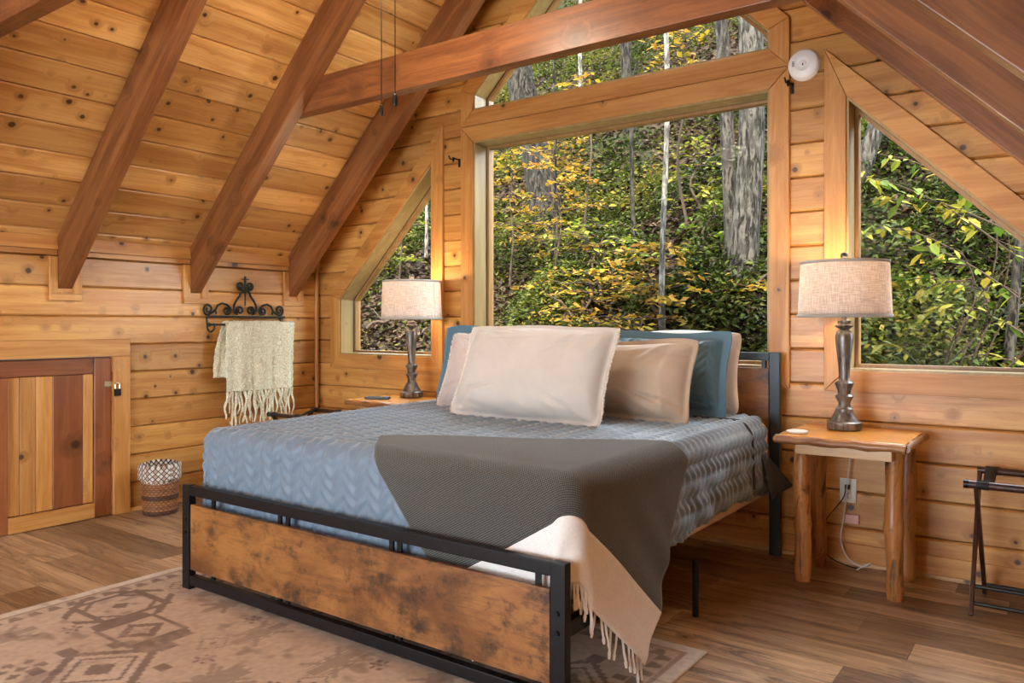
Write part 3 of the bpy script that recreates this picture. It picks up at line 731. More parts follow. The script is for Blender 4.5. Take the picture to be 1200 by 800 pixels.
# ------------------------------------------------------------------ pillows
def pillow(name, label, w, h, t, loc, lean, yaw, mat, flange=0., quilted=False, fray=None, seed=0, roll=0., ear=.065, group=None):
    n = 130 if quilted else 90; u = np.linspace(-1, 1, n); U, V = np.meshgrid(u, u, indexing='ij'); r = np.random.default_rng(seed)
    fl_ = flange
    # outline pinched between the corners so that they stick out as ears
    pin = 1-ear*(1-V**2)*np.abs(U)**3; pin2 = 1-ear*(1-U**2)*np.abs(V)**3
    X = U*w/2*pin*(1-.05*V**8); Y = V*h/2*pin2*(1-.07*U**8)+.008*np.sin(U*4+seed)*V
    iu = np.clip(np.abs(U)/(1-2*fl_/w), 0, 1); iv = np.clip(np.abs(V)/(1-2*fl_/h), 0, 1)
    T = t/2*((1-iu**2.6)*(1-iv**2.6))**.55
    wr_ = np.zeros_like(U)
    for k in range(7):
        a = r.uniform(0, math.pi); f = r.uniform(3, 8); wr_ += np.sin((U*math.cos(a)+V*math.sin(a))*f+r.uniform(0, 6))/7
    # creases that run in from the corners
    cr = np.zeros_like(U)
    for sx in (-1, 1):
        for sy in (-1, 1):
            d = np.hypot(U-sx, V-sy); th = np.arctan2(V-sy, U-sx); cr += np.exp(-d*1.7)*(1-2*np.abs(np.sin(th*5.5+r.uniform(0, 6)+d*1.5))**.7)
    fold = np.zeros_like(U)
    for k in range(16):
        c0 = r.choice([-1, 1], 2)*r.uniform(.55, 1.0, 2); a = math.atan2(-c0[1], -c0[0])+r.normal(0, .5); L = r.uniform(.4, 1.0); wd = r.uniform(.025, .06)
        al = (U-c0[0])*math.cos(a)+(V-c0[1])*math.sin(a); ac = -(U-c0[0])*math.sin(a)+(V-c0[1])*math.cos(a)+.08*np.sin(al*3+k)
        fold += r.choice([-1., .8])*np.exp(-(ac/wd)**2)*np.clip(al/.15, 0, 1)*np.clip((L-al)/.4, 0, 1)*r.uniform(.5, 1.2)
    T = T*(1+wr_*.18+cr*.16-.14*V*(1-U**2))+fold*.016*np.minimum(1, T/.03)
    if quilted: T = T+herring(X+3, Y+3, .05, .045)*.009*(T > .01)
    sag = -.03*(1-V)*.5*(1-U**2)
    Z1 = T+.0025; Z2 = -T*.9-.0025
    P1 = np.stack([X, Y, Z1], -1); P2 = np.stack([X, Y, Z2], -1)[:, ::-1]
    # one closed skin: front, back and rim
    idx1 = np.arange(n*n).reshape(n, n); me = bpy.data.meshes.new(name)
    vs = np.concatenate([P1.reshape(-1, 3), np.stack([X, Y, Z2], -1).reshape(-1, 3)]); idx2 = idx1+n*n
    q1 = np.stack([idx1[:-1, :-1], idx1[1:, :-1], idx1[1:, 1:], idx1[:-1, 1:]], -1).reshape(-1, 4); q2 = np.stack([idx2[:-1, :-1], idx2[:-1, 1:], idx2[1:, 1:], idx2[1:, :-1]], -1).reshape(-1, 4)
    ring = list(idx1[:, 0])+list(idx1[-1, 1:])+list(idx1[-2::-1, -1])+list(idx1[0, -2:0:-1])
    q3 = [(ring[(i+1) % len(ring)], ring[i], ring[i]+n*n, ring[(i+1) % len(ring)]+n*n) for i in range(len(ring))]
    qs = np.concatenate([q1, q2, np.array(q3)]); me.from_pydata(vs.tolist(), [], qs.tolist())
    l = me.uv_layers.new(name='UVMap'); UVs = np.concatenate([np.stack([X, Y], -1).reshape(-1, 2)]*2)[qs.reshape(-1)]; l.data.foreach_set('uv', UVs.reshape(-1).astype(np.float32))
    o = mesh_obj(name, me, mat, None, True); tag(o, label, 'pillow', group)
    # local: x width, y up the pillow, z out of its face; lean back about x, then turn about z
    o.matrix_world = Matrix.Translation(loc) @ Matrix.Rotation(yaw, 4, 'Z') @ Matrix.Rotation(math.pi/2-lean, 4, 'X') @ Matrix.Rotation(roll, 4, 'Z') @ Matrix.Translation((0, h/2, 0))
    if fray:
        mb = MB(); Pe = np.stack([X, Y, (Z1+Z2)/2], -1); rr = random.Random(seed)
        E_ = []
        if 'r' in fray: E_ += list(Pe[-1])
        if 'l' in fray: E_ += list(Pe[0])
        if 't' in fray: E_ += list(Pe[:, -1])
        for i in range(len(E_)-1):
            for s_ in range(4):
                p = Vector(E_[i]).lerp(Vector(E_[i+1]), rr.random()); d = Vector((p.x/w, p.y/h*.4, rr.uniform(-.4, .4))).normalized()
                q = p+d*rr.uniform(.006, .013)+Vector((0, rr.uniform(-.005, .005), 0)); mb.tube([p-d*.003, p.lerp(q, .6), q], [.0024, .0022, .0008], 4)
        me2 = mb.build('frayed_edge', M['fray'] if mat is not M['teal'] else M['teal'], None); me2.parent = o; me2['kind'] = 'stuff'
    return o
PZ = .724
rad = math.radians
pillow('pillow', 'white pillow standing against the headboard, behind the teal sham beside the tan pillow', .82, .455, .15, (-1.80, 3.90, PZ), rad(7), 0, M['whitep'], seed=1)
pillow('pillow', 'white pillow against the headboard, hidden behind the beige pillow', .84, .47, .15, (-2.72, 3.90, PZ), rad(7), 0, M['whitep'], seed=2)
pillow('pillow_sham', 'teal quilted pillow sham with a flanged edge leaning beside the tan pillow', .84, .465, .13, (-1.80, 3.68, PZ), rad(15), rad(3), M['teal'], .05, True, seed=3)
pillow('pillow_sham', 'teal quilted pillow sham mostly hidden behind the beige pillow', .84, .485, .13, (-2.75, 3.56, PZ), rad(13), rad(-3), M['teal'], .05, True, fray='l', seed=4)
pillow('pillow', 'tan pillow with a plain flange leaning between the big cream pillow and the teal sham', .83, .44, .20, (-1.87, 3.40, PZ), rad(22), rad(2), M['tan'], .03, seed=5)
pillow('pillow', 'beige pillow leaning behind the big cream pillow, nearer the knee wall', .80, .45, .19, (-2.58, 3.34, PZ), rad(20), rad(-4), M['beige'], .025, fray='lt', seed=6)
pillow('pillow', 'large cream pillow with frayed edges propped in front of all the others', .89, .525, .23, (-2.175, 3.06, PZ), rad(24), rad(1), M['cream'], .025, fray='lr', seed=8, roll=rad(-.5))

# ------------------------------------------------------------------ nightstands
def nightstand(cx, label, first):
    o = empty('nightstand', (cx, 3.86, 0), label, 'nightstand', 'log nightstands'); y0, y1, zt = 3.60, 4.10, .70; w = .265
    # slab with a wavy live edge
    r = random.Random(3+first); mb = MB(); P = []
    n = 14
    def wave(k): return .002*math.sin(k*.9+first)+.0015*math.sin(k*2.3)
    for i in range(n): P.append((cx-w+2*w*i/(n-1), y0+wave(i)))
    P += [(cx+w, y1), (cx-w, y1)]
    mb.prism(P, lambda a, b, d: (a, b, d), zt-.034, zt); mb.build('slab_top', M['slab'], o, bevel=.005)
    for (a, b, nm) in (((cx-w-.004, y0), (cx+w+.004, y0), 1), ((cx+w, y0), (cx+w, y1), 2), ((cx-w, y0), (cx-w, y1), 3)):
        pts = []
        for i in range(12):
            t = i/11; x = a[0]+(b[0]-a[0])*t; y = a[1]+(b[1]-a[1])*t+(wave(t*13) if nm == 1 else 0); pts.append((x, y-(.004 if nm == 1 else 0), zt-.021+.003*math.sin(i*2+nm)))
        e = MB().tube(pts, [.0175+.003*math.sin(i*1.7+nm) for i in range(12)], 10).build('bark_edge', M['bark'], o, True)
    MB().box((cx-.20, y0+.055, .612), (cx+.205, y0+.08, .665)).build('apron', M['apron'], o, bevel=.003)
    MB().box((cx-.20, y1-.08, .612), (cx+.205, y1-.055, .665)).build('apron', M['apron'], o, bevel=.003)
    for x in (cx-.20, cx+.18): MB().box((x, y0+.081, .612), (x+.025, y1-.081, .665)).build('apron', M['apron'], o, bevel=.003)
    for k, (lx, ly) in enumerate(((-.205, 3.775), (.205, 3.745), (-.205, 4.055), (.205, 4.055))):
        pts = []; rad = []; bx = cx+lx*.97; q = random.Random(k*7+first)
        for i in range(16):
            z = .001+.660*i/15; pts.append((bx+.003*math.sin(i*.4+k), ly+.003*math.sin(i*.5+k*2), z)); rad.append(.037+.002*math.sin(i*.8+k*2.1)+(.006 if i in (6+k % 3,) else 0)+q.uniform(-.0012, .0012))
        rad[0] = .034
        MB().tube(pts, rad, 16).build('log_leg', M['log'], o, True)
    return o
nightstand(-.85, 'rustic log nightstand beside the luggage rack', 0)
nightstand(-3.70, 'rustic log nightstand in the corner by the towel rack', 1)

# ------------------------------------------------------------------ lamps
def lamp(x, y, label):
    z = .7015; o = empty('table_lamp', (x, y, z), label, 'lamp', 'table lamps on the nightstands')
    prof = [(.010, 0), (.074, 0), (.078, .004), (.078, .034), (.070, .040)]
    MB().lathe(prof, (x, y, z), 40).build('plinth', M['lampmetal'], o, True)
    prof = [(.066, .040), (.058, .052), (.046, .075), (.038, .092), (.039, .098), (.030, .104), (.026, .125), (.040, .152), (.041, .158), (.028, .168), (.030, .185), (.042, .214), (.042, .221), (.027, .230), (.023, .242), (.027, .30), (.033, .36), (.040, .42), (.0405, .445), (.034, .464), (.020, .474), (.040, .488), (.041, .494), (.028, .503), (.031, .515), (.016, .524), (.014, .548)]
    MB().lathe(prof, (x, y, z), 40, flute=-.05).build('turned_column', M['lampmetal'], o, True)
    MB().lathe([(.012, .548), (.012, .60), (.017, .603), (.017, .645)], (x, y, z), 16).build('socket', M['brass'], o, True)
    MB().lathe([(.012, .646), (.024, .67), (.029, .70), (.022, .728), (.006, .738)], (x, y, z), 20).build('bulb', M['bulb'], o, True)
    zb, zt, rb, rt = .540, .792, .209, .197
    seg = 64; P = np.zeros((seg+1, 10, 3)); UV = np.zeros((seg+1, 10, 2))
    for i in range(seg+1):
        a = 2*math.pi*i/seg
        for k in range(10): t = k/9; r = rb+(rt-rb)*t; P[i, k] = (x+r*math.cos(a), y+r*math.sin(a), z+zb+(zt-zb)*t); UV[i, k] = (a*rb, t*.25)
    sh = grid_obj('lamp_shade', P, M['shade'], o, UV, solid=.0025)
    for zz, r in ((zb, rb), (zt, rt)):
        mb = MB()
        for q0, q1 in ((r+.0035, -.006),):
            mb.lathe([(r+.0032, zz-.007), (r+.0032, zz+.007)], (x, y, z), 64); mb.f = mb.f[:-2]
        b_ = mb.build('band', M['shadeband'], sh, True); b_.modifiers.new('thickness', 'SOLIDIFY').thickness = .0015
    mb = MB()
    for k in range(3):
        a = 2*math.pi*k/3+.4; mb.tube([(x, y, z+zt-.02), (x+rt*math.cos(a)*.99, y+rt*math.sin(a)*.99, z+zt-.004)], .0022, 6)
    mb.tube([(x+.022, y, z+.64), (x+.040, y, z+.70), (x+.02, y, z+.76), (x, y, z+zt-.02)], .002, 6); mb.build('harp', M['brass'], o)
    MB().lathe([(.003, zt-.03), (.008, zt), (.016, zt+.006), (.012, zt+.018), (.018, zt+.026), (.017, zt+.042), (.008, zt+.05)], (x, y, z), 20).build('finial', M['lampmetal'], o, True)
    ld = bpy.data.lights.new('lamp_glow', 'POINT'); ld.energy = 9; ld.color = (1, .70, .42); ld.shadow_soft_size = .03
    lo = bpy.data.objects.new('lamp_glow', ld); COL.objects.link(lo); lo.location = (x, y, z+.765); return o
lamp(-.905, 3.955, 'turned pewter table lamp with linen drum shade on the nightstand beside the outlet')
lamp(-3.71, 3.955, 'turned pewter table lamp with linen drum shade on the nightstand in the corner')
c = MB().lathe([(.0, 0), (.046, 0), (.048, .003), (.048, .008), (.045, .010), (.0, .010)], (-1.052, 3.70, .7015), 32).build('coaster', M['whitep'], None, True); tag(c, 'round white coaster on the nightstand beside the lamp', 'coaster')
rc = empty('remote_control', (-3.80, 3.72, .7015), 'slim dark remote control lying on the corner nightstand', 'remote')
mm = Matrix.Translation((-3.80, 3.72, .7015)) @ Matrix.Rotation(.5, 4, 'Z')
MB().box((-.085, -.02, 0), (.085, .02, .016), mm).build('body', M['outmetal'], rc, bevel=.004)
for i in range(5):
    for j in range(2): MB().box((-.06+i*.024, -.011+j*.014, .0162), (-.047+i*.024, -.003+j*.014, .018), mm).build('button', M['bolt'], rc)

# ------------------------------------------------------------------ outlet, cords
ol = empty('wall_outlet', (-.94, YB, .366), 'ivory duplex wall outlet behind the nightstand', 'outlet')
oz = .365; ox = -.94
MB().box((ox-.040, YB-.006, oz-.060), (ox+.040, YB-.0003, oz+.060)).build('cover_plate', M['offwhite'], ol, bevel=.003)
for dz in (-.021, .021):
    rcp = MB().box((ox-.016, YB-.009, oz+dz-.014), (ox+.016, YB-.0062, oz+dz+.014)).build('receptacle', M['offwhite'], ol, bevel=.004)
    for dx in (-.006, .006): MB().box((ox+dx-.001, YB-.0095, oz+dz-.003), (ox+dx+.001, YB-.0088, oz+dz+.006)).build('slot', M['gasket'], rcp)
cs = empty('lamp_cord', (-.93, 4.15, .1), 'pale lamp cord hanging behind the nightstand from outlet to floor', 'cord')
def smooth_path(P, k=8):
    P = [Vector(p) for p in P]; out = []
    for i in range(len(P)-1):
        p0, p1, p2, p3 = P[max(i-1, 0)], P[i], P[i+1], P[min(i+2, len(P)-1)]
        for j in range(k):
            t = j/k; out.append(.5*((2*p1)+(p2-p0)*t+(2*p0-5*p1+4*p2-p3)*t*t+(3*p1-p0-3*p2+p3)*t**3))
    return out+[P[-1]]
MB().tube(smooth_path([(-.915, 4.12, .655), (-.92, 4.13, .55), (-.935, 4.145, .40), (-.95, 4.15, .25), (-.965, 4.14, .13), (-.93, 4.12, .05), (-.87, 4.10, .02), (-.82, 4.09, .03), (-.81, 4.07, .05), (-.84, 4.05, .035), (-.87, 4.06, .012)]), .0036, 6).build('cord', M['cordm'], cs, True)
MB().box((ox-.012, YB-.033, oz-.035), (ox+.012, YB-.0098, oz-.008)).build('plug', M['cordm'], cs, bevel=.003)
cs = empty('adapter_cord', (-1.0, 4.15, .1), 'thin brown cord looping down from the outlet', 'cord')
MB().tube(smooth_path([(-.945, 4.155, .385), (-.955, 4.14, .33), (-1.03, 4.14, .22), (-1.06, 4.14, .12), (-1.02, 4.12, .04), (-.93, 4.10, .012), (-.86, 4.09, .008)]), .0028, 6).build('cord', M['twig'], cs, True)
MB().box((ox-.011, YB-.030, oz+.010), (ox+.011, YB-.0098, oz+.032)).build('plug', M['twig'], cs, bevel=.003)
pk = MB().box((-.955, 4.165, .205), (-.885, YB-.0005, .250)).build('plug_tag', M['pink'], None, bevel=.004); tag(pk, 'small pink plug tag on the wall below the outlet', 'tag')

# ------------------------------------------------------------------ smoke detector, curtain brackets
sx, sz = -1.153, 2.543
o = empty('smoke_detector', (sx, YB, sz), 'round white smoke detector on the gable wall', 'detector')
def disc(prof, name, mat, par, x=sx, zz=sz):
    mb = MB().lathe(prof, (0, 0, 0), 40); mb.v = [(x+a, YB-.0005-c_, zz+b_) for a, b_, c_ in mb.v]; return mb.build(name, mat, par, True)
disc([(.001, 0), (.080, 0), (.080, .012), (.077, .014)], 'base', M['white'], o)
disc([(.076, .014), (.078, .016), (.076, .032), (.066, .040), (.036, .044), (.034, .042), (.0, .042)], 'cover', M['white'], o)
disc([(.018, .0422), (.018, .046), (.014, .048), (.0, .048)], 'test_button', M['white'], o)
MB().box((sx+.001, YB-.052, sz-.012), (sx+.006, YB-.0485, sz+.0)).build('indicator', M['gasket'], o)
for k in range(4): MB().box((sx-.052, YB-.0450, sz-.006+k*.007), (sx-.040, YB-.0415, sz-.003+k*.007)).build('vent_slot', M['gasket'], o)
def bracket(x, z, s, label):
    o = empty('curtain_bracket', (x, YB, z), label, 'bracket', 'curtain rod brackets')
    MB().box((x-.008, YB-.0055, z-.045), (x+.008, YB-.0005, z+.012)).build('plate', M['black'], o, bevel=.001)
    MB().tube(smooth_path([(x, YB-.004, z+.004), (x-.005*s, YB-.05, z+.006), (x-.008*s, YB-.085, z-.004), (x-.009*s, YB-.098, z+.008), (x-.01*s, YB-.106, z+.018)], 6), .005, 8).build('arm', M['black'], o, True)
    MB().tube([(x-.004, YB-.062, z+.012), (x-.004, YB-.064, z-.018)], .0075, 8).build('set_screw', M['black'], o, True)
bracket(-3.478, 2.335, 1, 'black curtain rod bracket between the slanted corner window and the big window')
bracket(-1.215, 2.452, 1, 'black curtain rod bracket beneath the smoke detector')

# ------------------------------------------------------------------ iron towel rack with knitted throw
def spiral(c, r0, r1, a0, turns, n=28):
    return [(c[0]+ (r0+(r1-r0)*i/n)*math.cos(a0+turns*2*math.pi*i/n), c[1]+(r0+(r1-r0)*i/n)*math.sin(a0+turns*2*math.pi*i/n)) for i in range(n+1)]
rk = empty('towel_rack', (XL, 3.51, 1.2), 'scrolled black wrought iron towel rack on the knee wall', 'rack')
RX = XL+.022; cy = 3.485
def iron(nm, pts2, r=.0078, x=RX): return MB().tube([(x, a, b) for a, b in pts2], r, 8).build(nm, M['iron'], rk, True)
MB().box((RX-.009, 3.185, 1.248), (RX+.009, 3.835, 1.262)).build('back_bar', M['iron'], rk, bevel=.003)
for s in (-1, 1):
    q = lambda p: [(cy+s*a, b) for a, b in p]
    iron('scroll', q(spiral((.335-.035, 1.306), .040, .010, -1.6, 1.4)[::-1]+[(.30, 1.266), (.27, 1.283), (.245, 1.30)]))
    iron('scroll', q([(.235, 1.272), (.243, 1.30), (.225, 1.335), (.190, 1.350), (.150, 1.340), (.122, 1.312)]+spiral((.152, 1.298), .032, .009, 2.7, 1.35)))
    iron('scroll', q([(.022, 1.445), (.040, 1.425), (.045, 1.405), (.072, 1.375), (.092, 1.340), (.095, 1.305), (.075, 1.275)]+spiral((.045, 1.300), .034, .009, -1.0, 1.35)))
    iron('scroll', q([(.002, 1.435), (.030, 1.452)]+spiral((.040, 1.478), .028, .008, -1.2, 1.3)))
    iron('finial', q([(.006, 1.455), (.006, 1.545)]), .004)
    # arm that carries the rail
    ya = cy+s*.31
    MB().tube(smooth_path([(RX, ya, 1.255), (RX+.004, ya, 1.215), (RX+.015, ya, 1.165), (RX+.05, ya, 1.150), (RX+.085, ya, 1.165), (RX+.092, ya, 1.190), (RX+.080, ya, 1.205)], 6), .0065, 8).build('arm', M['iron'], rk, True)
iron('finial', [(cy-.03, 1.528), (cy+.03, 1.528)], .004)
iron('spine', [(cy, 1.335), (cy, 1.55)], .0055)
MB().tube([(RX+.085, cy-.345, 1.198), (RX+.085, cy+.36, 1.198)], .008, 10).build('rail', M['iron'], rk, True)
for yy in (cy-.345, cy+.36):
    MB().lathe([(.003, -.014), (.011, -.009), (.014, 0), (.011, .009), (.003, .014)], (RX+.085, yy, 1.198), 14).build('knob', M['iron'], rk, True)
def knit():
    y0, y1 = 3.255, 3.84; xr = RX+.085
    n, m_ = 110, 170; s = np.linspace(0, 1, n); t = np.linspace(-.40, .50, m_)
    Sg, T = np.meshgrid(s, t, indexing='ij'); yy = y0+(y1-y0)*Sg
    r = .019; a = np.clip(T/r, -math.pi/2, math.pi/2); hang = np.maximum(0, np.abs(T)-r*math.pi/2)
    x = xr+r*np.sin(a)*1.0+np.sign(T)*hang*.01+.010*np.sin(yy*34)*np.clip(hang*4, 0, 1)+.006*np.sin(yy*75+1)*np.clip(hang*3, 0, 1)
    z = 1.198+r*np.cos(a)-hang
    yy2 = yy-.03*np.clip(hang/.3, 0, 1)*(T < 0)+.0*T-np.where(T > 0, .012*(hang/.4)*(Sg-.5), 0)
    # the back layer hangs out sideways past the front one
    yy2 = np.where(T < 0, yy2-.035*np.clip(hang*6, 0, 1), yy2)
    P = np.stack([x, yy2, z], -1); nn = normals(P)
    rr = np.random.default_rng(5); lump = rr.random(P.shape[:2])*.6+rr.random((n//2+1, m_//2+1)).repeat(2, 0).repeat(2, 1)[:n, :m_]*.7
    P = P+nn*((lump-.6)*.011)[..., None]
    o = grid_obj('knit_throw', P, M['knit'], None, np.stack([yy, T], -1), solid=.007); tag(o, 'cream boucle knit throw with long fringe hung over the iron rail', 'throw')
    q = random.Random(9)
    for k in range(24):
        f = (k+.5)/24; y = y0+(y1-y0)*f-.006; x0 = xr+.024+q.uniform(-.004, .004); z0 = 1.198-.472; L = q.uniform(.13, .27) if f < .8 else q.uniform(.15, .22); pts = []; rad = []
        dy = q.uniform(-.02, .02)
        for i in range(10):
            u = i/9; pts.append((x0+.008*math.sin(u*7+k)+q.uniform(-.003, .003), y+dy*u+.006*math.sin(u*9+k*2), z0-L*u)); rad.append((.0075 if k % 3 else .010)*(1-.55*u)+q.uniform(0, .0025))
        MB().tube(pts, rad, 7).build('fringe_strand', M['knit'], o, True)
    for k in range(8):
        y = y0+.10+(y1-y0-.2)*k/8; pts = []
        for i in range(12):
            u = i/11; pts.append((xr+.028+.006*math.sin(u*8+k), y+.07*math.sin(u*3.0)*(1 if k % 2 else -1), .70-.18*math.sin(u*math.pi)-.06*u*q.random()))
        MB().tube(pts, .003, 5).build('fringe_strand', M['knit'], o, True)
knit()

# ------------------------------------------------------------------ wicker basket with liner
def basket():
    bx, by = -4.745, 2.735; o = empty('wicker_basket', (bx, by, 0), 'wicker waste basket with a black and white lattice liner', 'basket')
    ns, nr = 192, 66; H = .30; P = np.zeros((ns+1, nr, 3)); C = np.zeros((ns+1, nr, 3)); r_ = np.random.default_rng(2)
    rowc = r_.random(nr//3+1)
    for i in range(ns+1):
        a = 2*math.pi*i/ns
        for k in range(nr):
            t = k/(nr-1); row = k//3; ph = (k % 3)
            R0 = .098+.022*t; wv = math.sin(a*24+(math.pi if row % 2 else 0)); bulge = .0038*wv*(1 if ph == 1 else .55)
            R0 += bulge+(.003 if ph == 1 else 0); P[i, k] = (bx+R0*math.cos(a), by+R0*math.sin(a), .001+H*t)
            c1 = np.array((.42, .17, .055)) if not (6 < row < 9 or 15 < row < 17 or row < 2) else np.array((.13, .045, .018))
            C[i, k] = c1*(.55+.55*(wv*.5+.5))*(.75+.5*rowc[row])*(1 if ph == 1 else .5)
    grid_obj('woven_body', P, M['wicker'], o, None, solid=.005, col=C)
    MB().lathe([(.0, 0), (.095, 0), (.095, .006), (.0, .006)], (bx, by, .001), 32).build('bottom', M['twig'], o, True)
    ns, nr = 340, 90; P = np.zeros((ns+1, nr, 3)); C = np.zeros((ns+1, nr, 3))
    for i in range(ns+1):
        a = 2*math.pi*i/ns
        for k in range(nr):
            # outside skirt up, over the rim, down inside
            L = k/(nr-1)*.21; rim = .095
            if L < rim: R0, z = .128+.004*math.sin(a*5)+.0, .222+L
            else: R0, z = .113, .222+rim-(L-rim)+.0
            if abs(L-rim) < .008: R0 = .121; z = .319
            P[i, k] = (bx+R0*math.cos(a), by+R0*math.sin(a), z+.004*math.sin(a*3))
            u = (a*.128)/.033; v = L/.033; f = max(abs(((u+v) % 1)-.5), abs(((u-v) % 1)-.5)); g = (int(math.floor(u+v))+int(math.floor(u-v)))
            C[i, k] = (.03, .024, .028) if f > .38 else ((.66, .62, .55) if g % 3 else (.46, .33, .24))
    grid_obj('liner', P, M['liner'], o, None, solid=.002, col=C)
basket()

# ------------------------------------------------------------------ luggage rack
lr = empty('luggage_rack', (-.05, 3.9, 0), 'dark wood folding luggage rack with black webbing straps', 'luggage rack')
x0, x1 = -.36, .20
def bar(nm, a, b, w, d, mat=None, par=None):
    a, b = Vector(a), Vector(b); L = (b-a).length; q = (b-a).to_track_quat('Z', 'Y').to_matrix().to_4x4()
    return MB().box((-w/2, -d/2, 0), (w/2, d/2, L), Matrix.Translation(a) @ q).build(nm, mat or M['darkwood'], par or lr, bevel=.003)
for x in (x0, x1):
    xi = x+.020
    bar('leg', (x, 3.725, .001), (x, 4.085, .535), .017, .030); bar('leg', (xi, 4.085, .001), (xi, 3.715, .535), .017, .030)
MB().tube([(x0-.02, 3.705, .545), (x1+.05, 3.705, .545)], .016, 12).build('top_rail', M['darkwood'], lr, True)
MB().tube([(x0-.01, 4.095, .545), (x1+.04, 4.095, .545)], .016, 12).build('top_rail', M['darkwood'], lr, True)
MB().tube([(x0-.024, 3.705, .545), (x0-.005, 3.705, .545)], .0175, 12).build('end_cap', M['bolt'], lr, True)
for (y, z) in ((3.755, .045), (3.795, .105)): MB().tube([(x0, y, z), (x1, y, z)], .0085, 10).build('stretcher', M['outmetal'], lr, True)
for (y, z) in ((4.055, .045),): MB().tube([(x0+.02, y, z), (x1+.02, y, z)], .0085, 10).build('stretcher', M['outmetal'], lr, True)
for x in (x0+.045, -.06, x1-.04):
    n = 14; P = np.zeros((n, 2, 3))
    for i in range(n):
        t = i/(n-1); P[i, 0] = (x-.022, 3.705+.39*t, .563-.05*math.sin(math.pi*t)); P[i, 1] = (x+.022, 3.705+.39*t, .563-.05*math.sin(math.pi*t))
    grid_obj('strap', P, M['strap'], lr, None, solid=.003)
    for y in (3.705, 4.095): MB().tube([(x-.022, y, .545), (x+.022, y, .545)], .0178, 12).build('strap_loop', M['strap'], lr, True)

lr2 = lr.copy(); COL.objects.link(lr2); lr2.location = lr.location+Vector((-4.41, -.11, 0)); lr2['label'] = 'dark wood folding luggage rack in the corner behind the bed'
for ch in list(lr.children):
    c_ = ch.copy(); COL.objects.link(c_); c_.parent = lr2; c_.matrix_parent_inverse = ch.matrix_parent_inverse.copy()
lr['label'] = 'dark wood folding luggage rack with webbing straps beside the log nightstand'
for q in (lr, lr2): q['group'] = 'folding luggage racks'
# ------------------------------------------------------------------ ceiling fan with light (above the frame; its pull chains hang into view)
fx, fy, fz = XC, 2.345, 2.98
fan = empty('ceiling_fan', (fx, fy, fz), 'ceiling fan with light bowl and two hanging pull chains', 'fan')
MB().tube([(fx, fy, RIDGE-.05), (fx, fy, fz+.09)], .014, 12).build('downrod', M['outmetal'], fan, True)
MB().lathe([(.02, .10), (.09, .08), (.11, .03), (.11, -.03), (.07, -.06), (.03, -.07)], (fx, fy, fz), 32).build('motor', M['outmetal'], fan, True)
for k in range(5):
    mt = Matrix.Translation((fx, fy, fz)) @ Matrix.Rotation(2*math.pi*k/5+.3, 4, 'Z') @ Matrix.Rotation(.2, 4, 'X')
    MB().box((.17, -.06, -.004), (.62, .06, .004), mt).build('blade', M['fanblade'], fan, bevel=.003)
    MB().box((.09, -.015, -.006), (.20, .015, -.0045), mt).build('blade_iron', M['outmetal'], fan)
MB().lathe([(.03, -.07), (.12, -.08), (.13, -.10), (.10, -.15), (.05, -.175), (.0, -.18)], (fx, fy, fz), 32).build('light_bowl', M['fanbowl'], fan, True)
for k, (u, zb) in enumerate(((447, 2.075), (463, 2.10))):
    p = at_y(u, 100, fy); x = p.x+(.0 if k else .0)
    MB().tube([(x, fy, zb+.045), (x, fy, fz-.06)], .0022, 6).build('pull_chain', M['outmetal'], fan, True)
    MB().lathe([(.003, .048), (.0075, .044), (.008, .01), (.006, .002), (.0, 0)] if k == 0 else [(.003, .055), (.010, .048), (.0115, .015), (.008, .003), (.0, 0)], (x, fy, zb), 12).build('pull_knob', M['outmetal'], fan, True)
ld = bpy.data.lights.new('fan_light', 'POINT'); ld.energy = 36; ld.color = (1, .84, .64); ld.shadow_soft_size = .12
lo = bpy.data.objects.new('fan_light', ld); COL.objects.link(lo); lo.location = (fx, fy, fz-.30)

# ------------------------------------------------------------------ the wooded hillside outside
_r = np.random.default_rng(21); _A = _r.random((128, 128))
def vnoise(x, y, sc):
    u = (np.asarray(x, float)*sc+50) % 127; v = (np.asarray(y, float)*sc+50) % 127; i = u.astype(int); j = v.astype(int); a = u-i; b = v-j; a = a*a*(3-2*a); b = b*b*(3-2*b)
    return _A[i, j]*(1-a)*(1-b)+_A[i+1, j]*a*(1-b)+_A[i, j+1]*(1-a)*b+_A[i+1, j+1]*a*b
def hill(x, y):
    y = np.asarray(y, float); yy = np.minimum(y, 18)
    return -.30+np.maximum(0, yy-5.0)*.80+np.maximum(0, y-18)*.1+(vnoise(x, y, .35)-.5)*.9*np.clip((y-5)/3, 0, 1)+(vnoise(x, y, 1.6)-.5)*.22-np.minimum(np.clip(np.asarray(x, float)-2.5, 0, 12)*.75, .9*np.maximum(0, yy-5.0)*.80)  # last term lowers the unseen +X flank to admit more sky light
def hit(u, v):
    r = ray(u, v); t = 4.8/r.y
    for _ in range(4000):
        p = Vector((0, 0, CH))+r*t
        if p.z <= float(hill(p.x, p.y)): return p
        t += .01
    return p
xs = np.arange(-30, 12.01, .25); ys = np.arange(4.45, 24, .25); GX, GY = np.meshgrid(xs, ys, indexing='ij')
g = grid_obj('hillside', np.stack([GX, GY, hill(GX, GY)], -1), M['ground'], None, smooth=True)
tag(g, 'steep leaf-strewn forest hillside outside the windows', 'hillside', kind='structure')
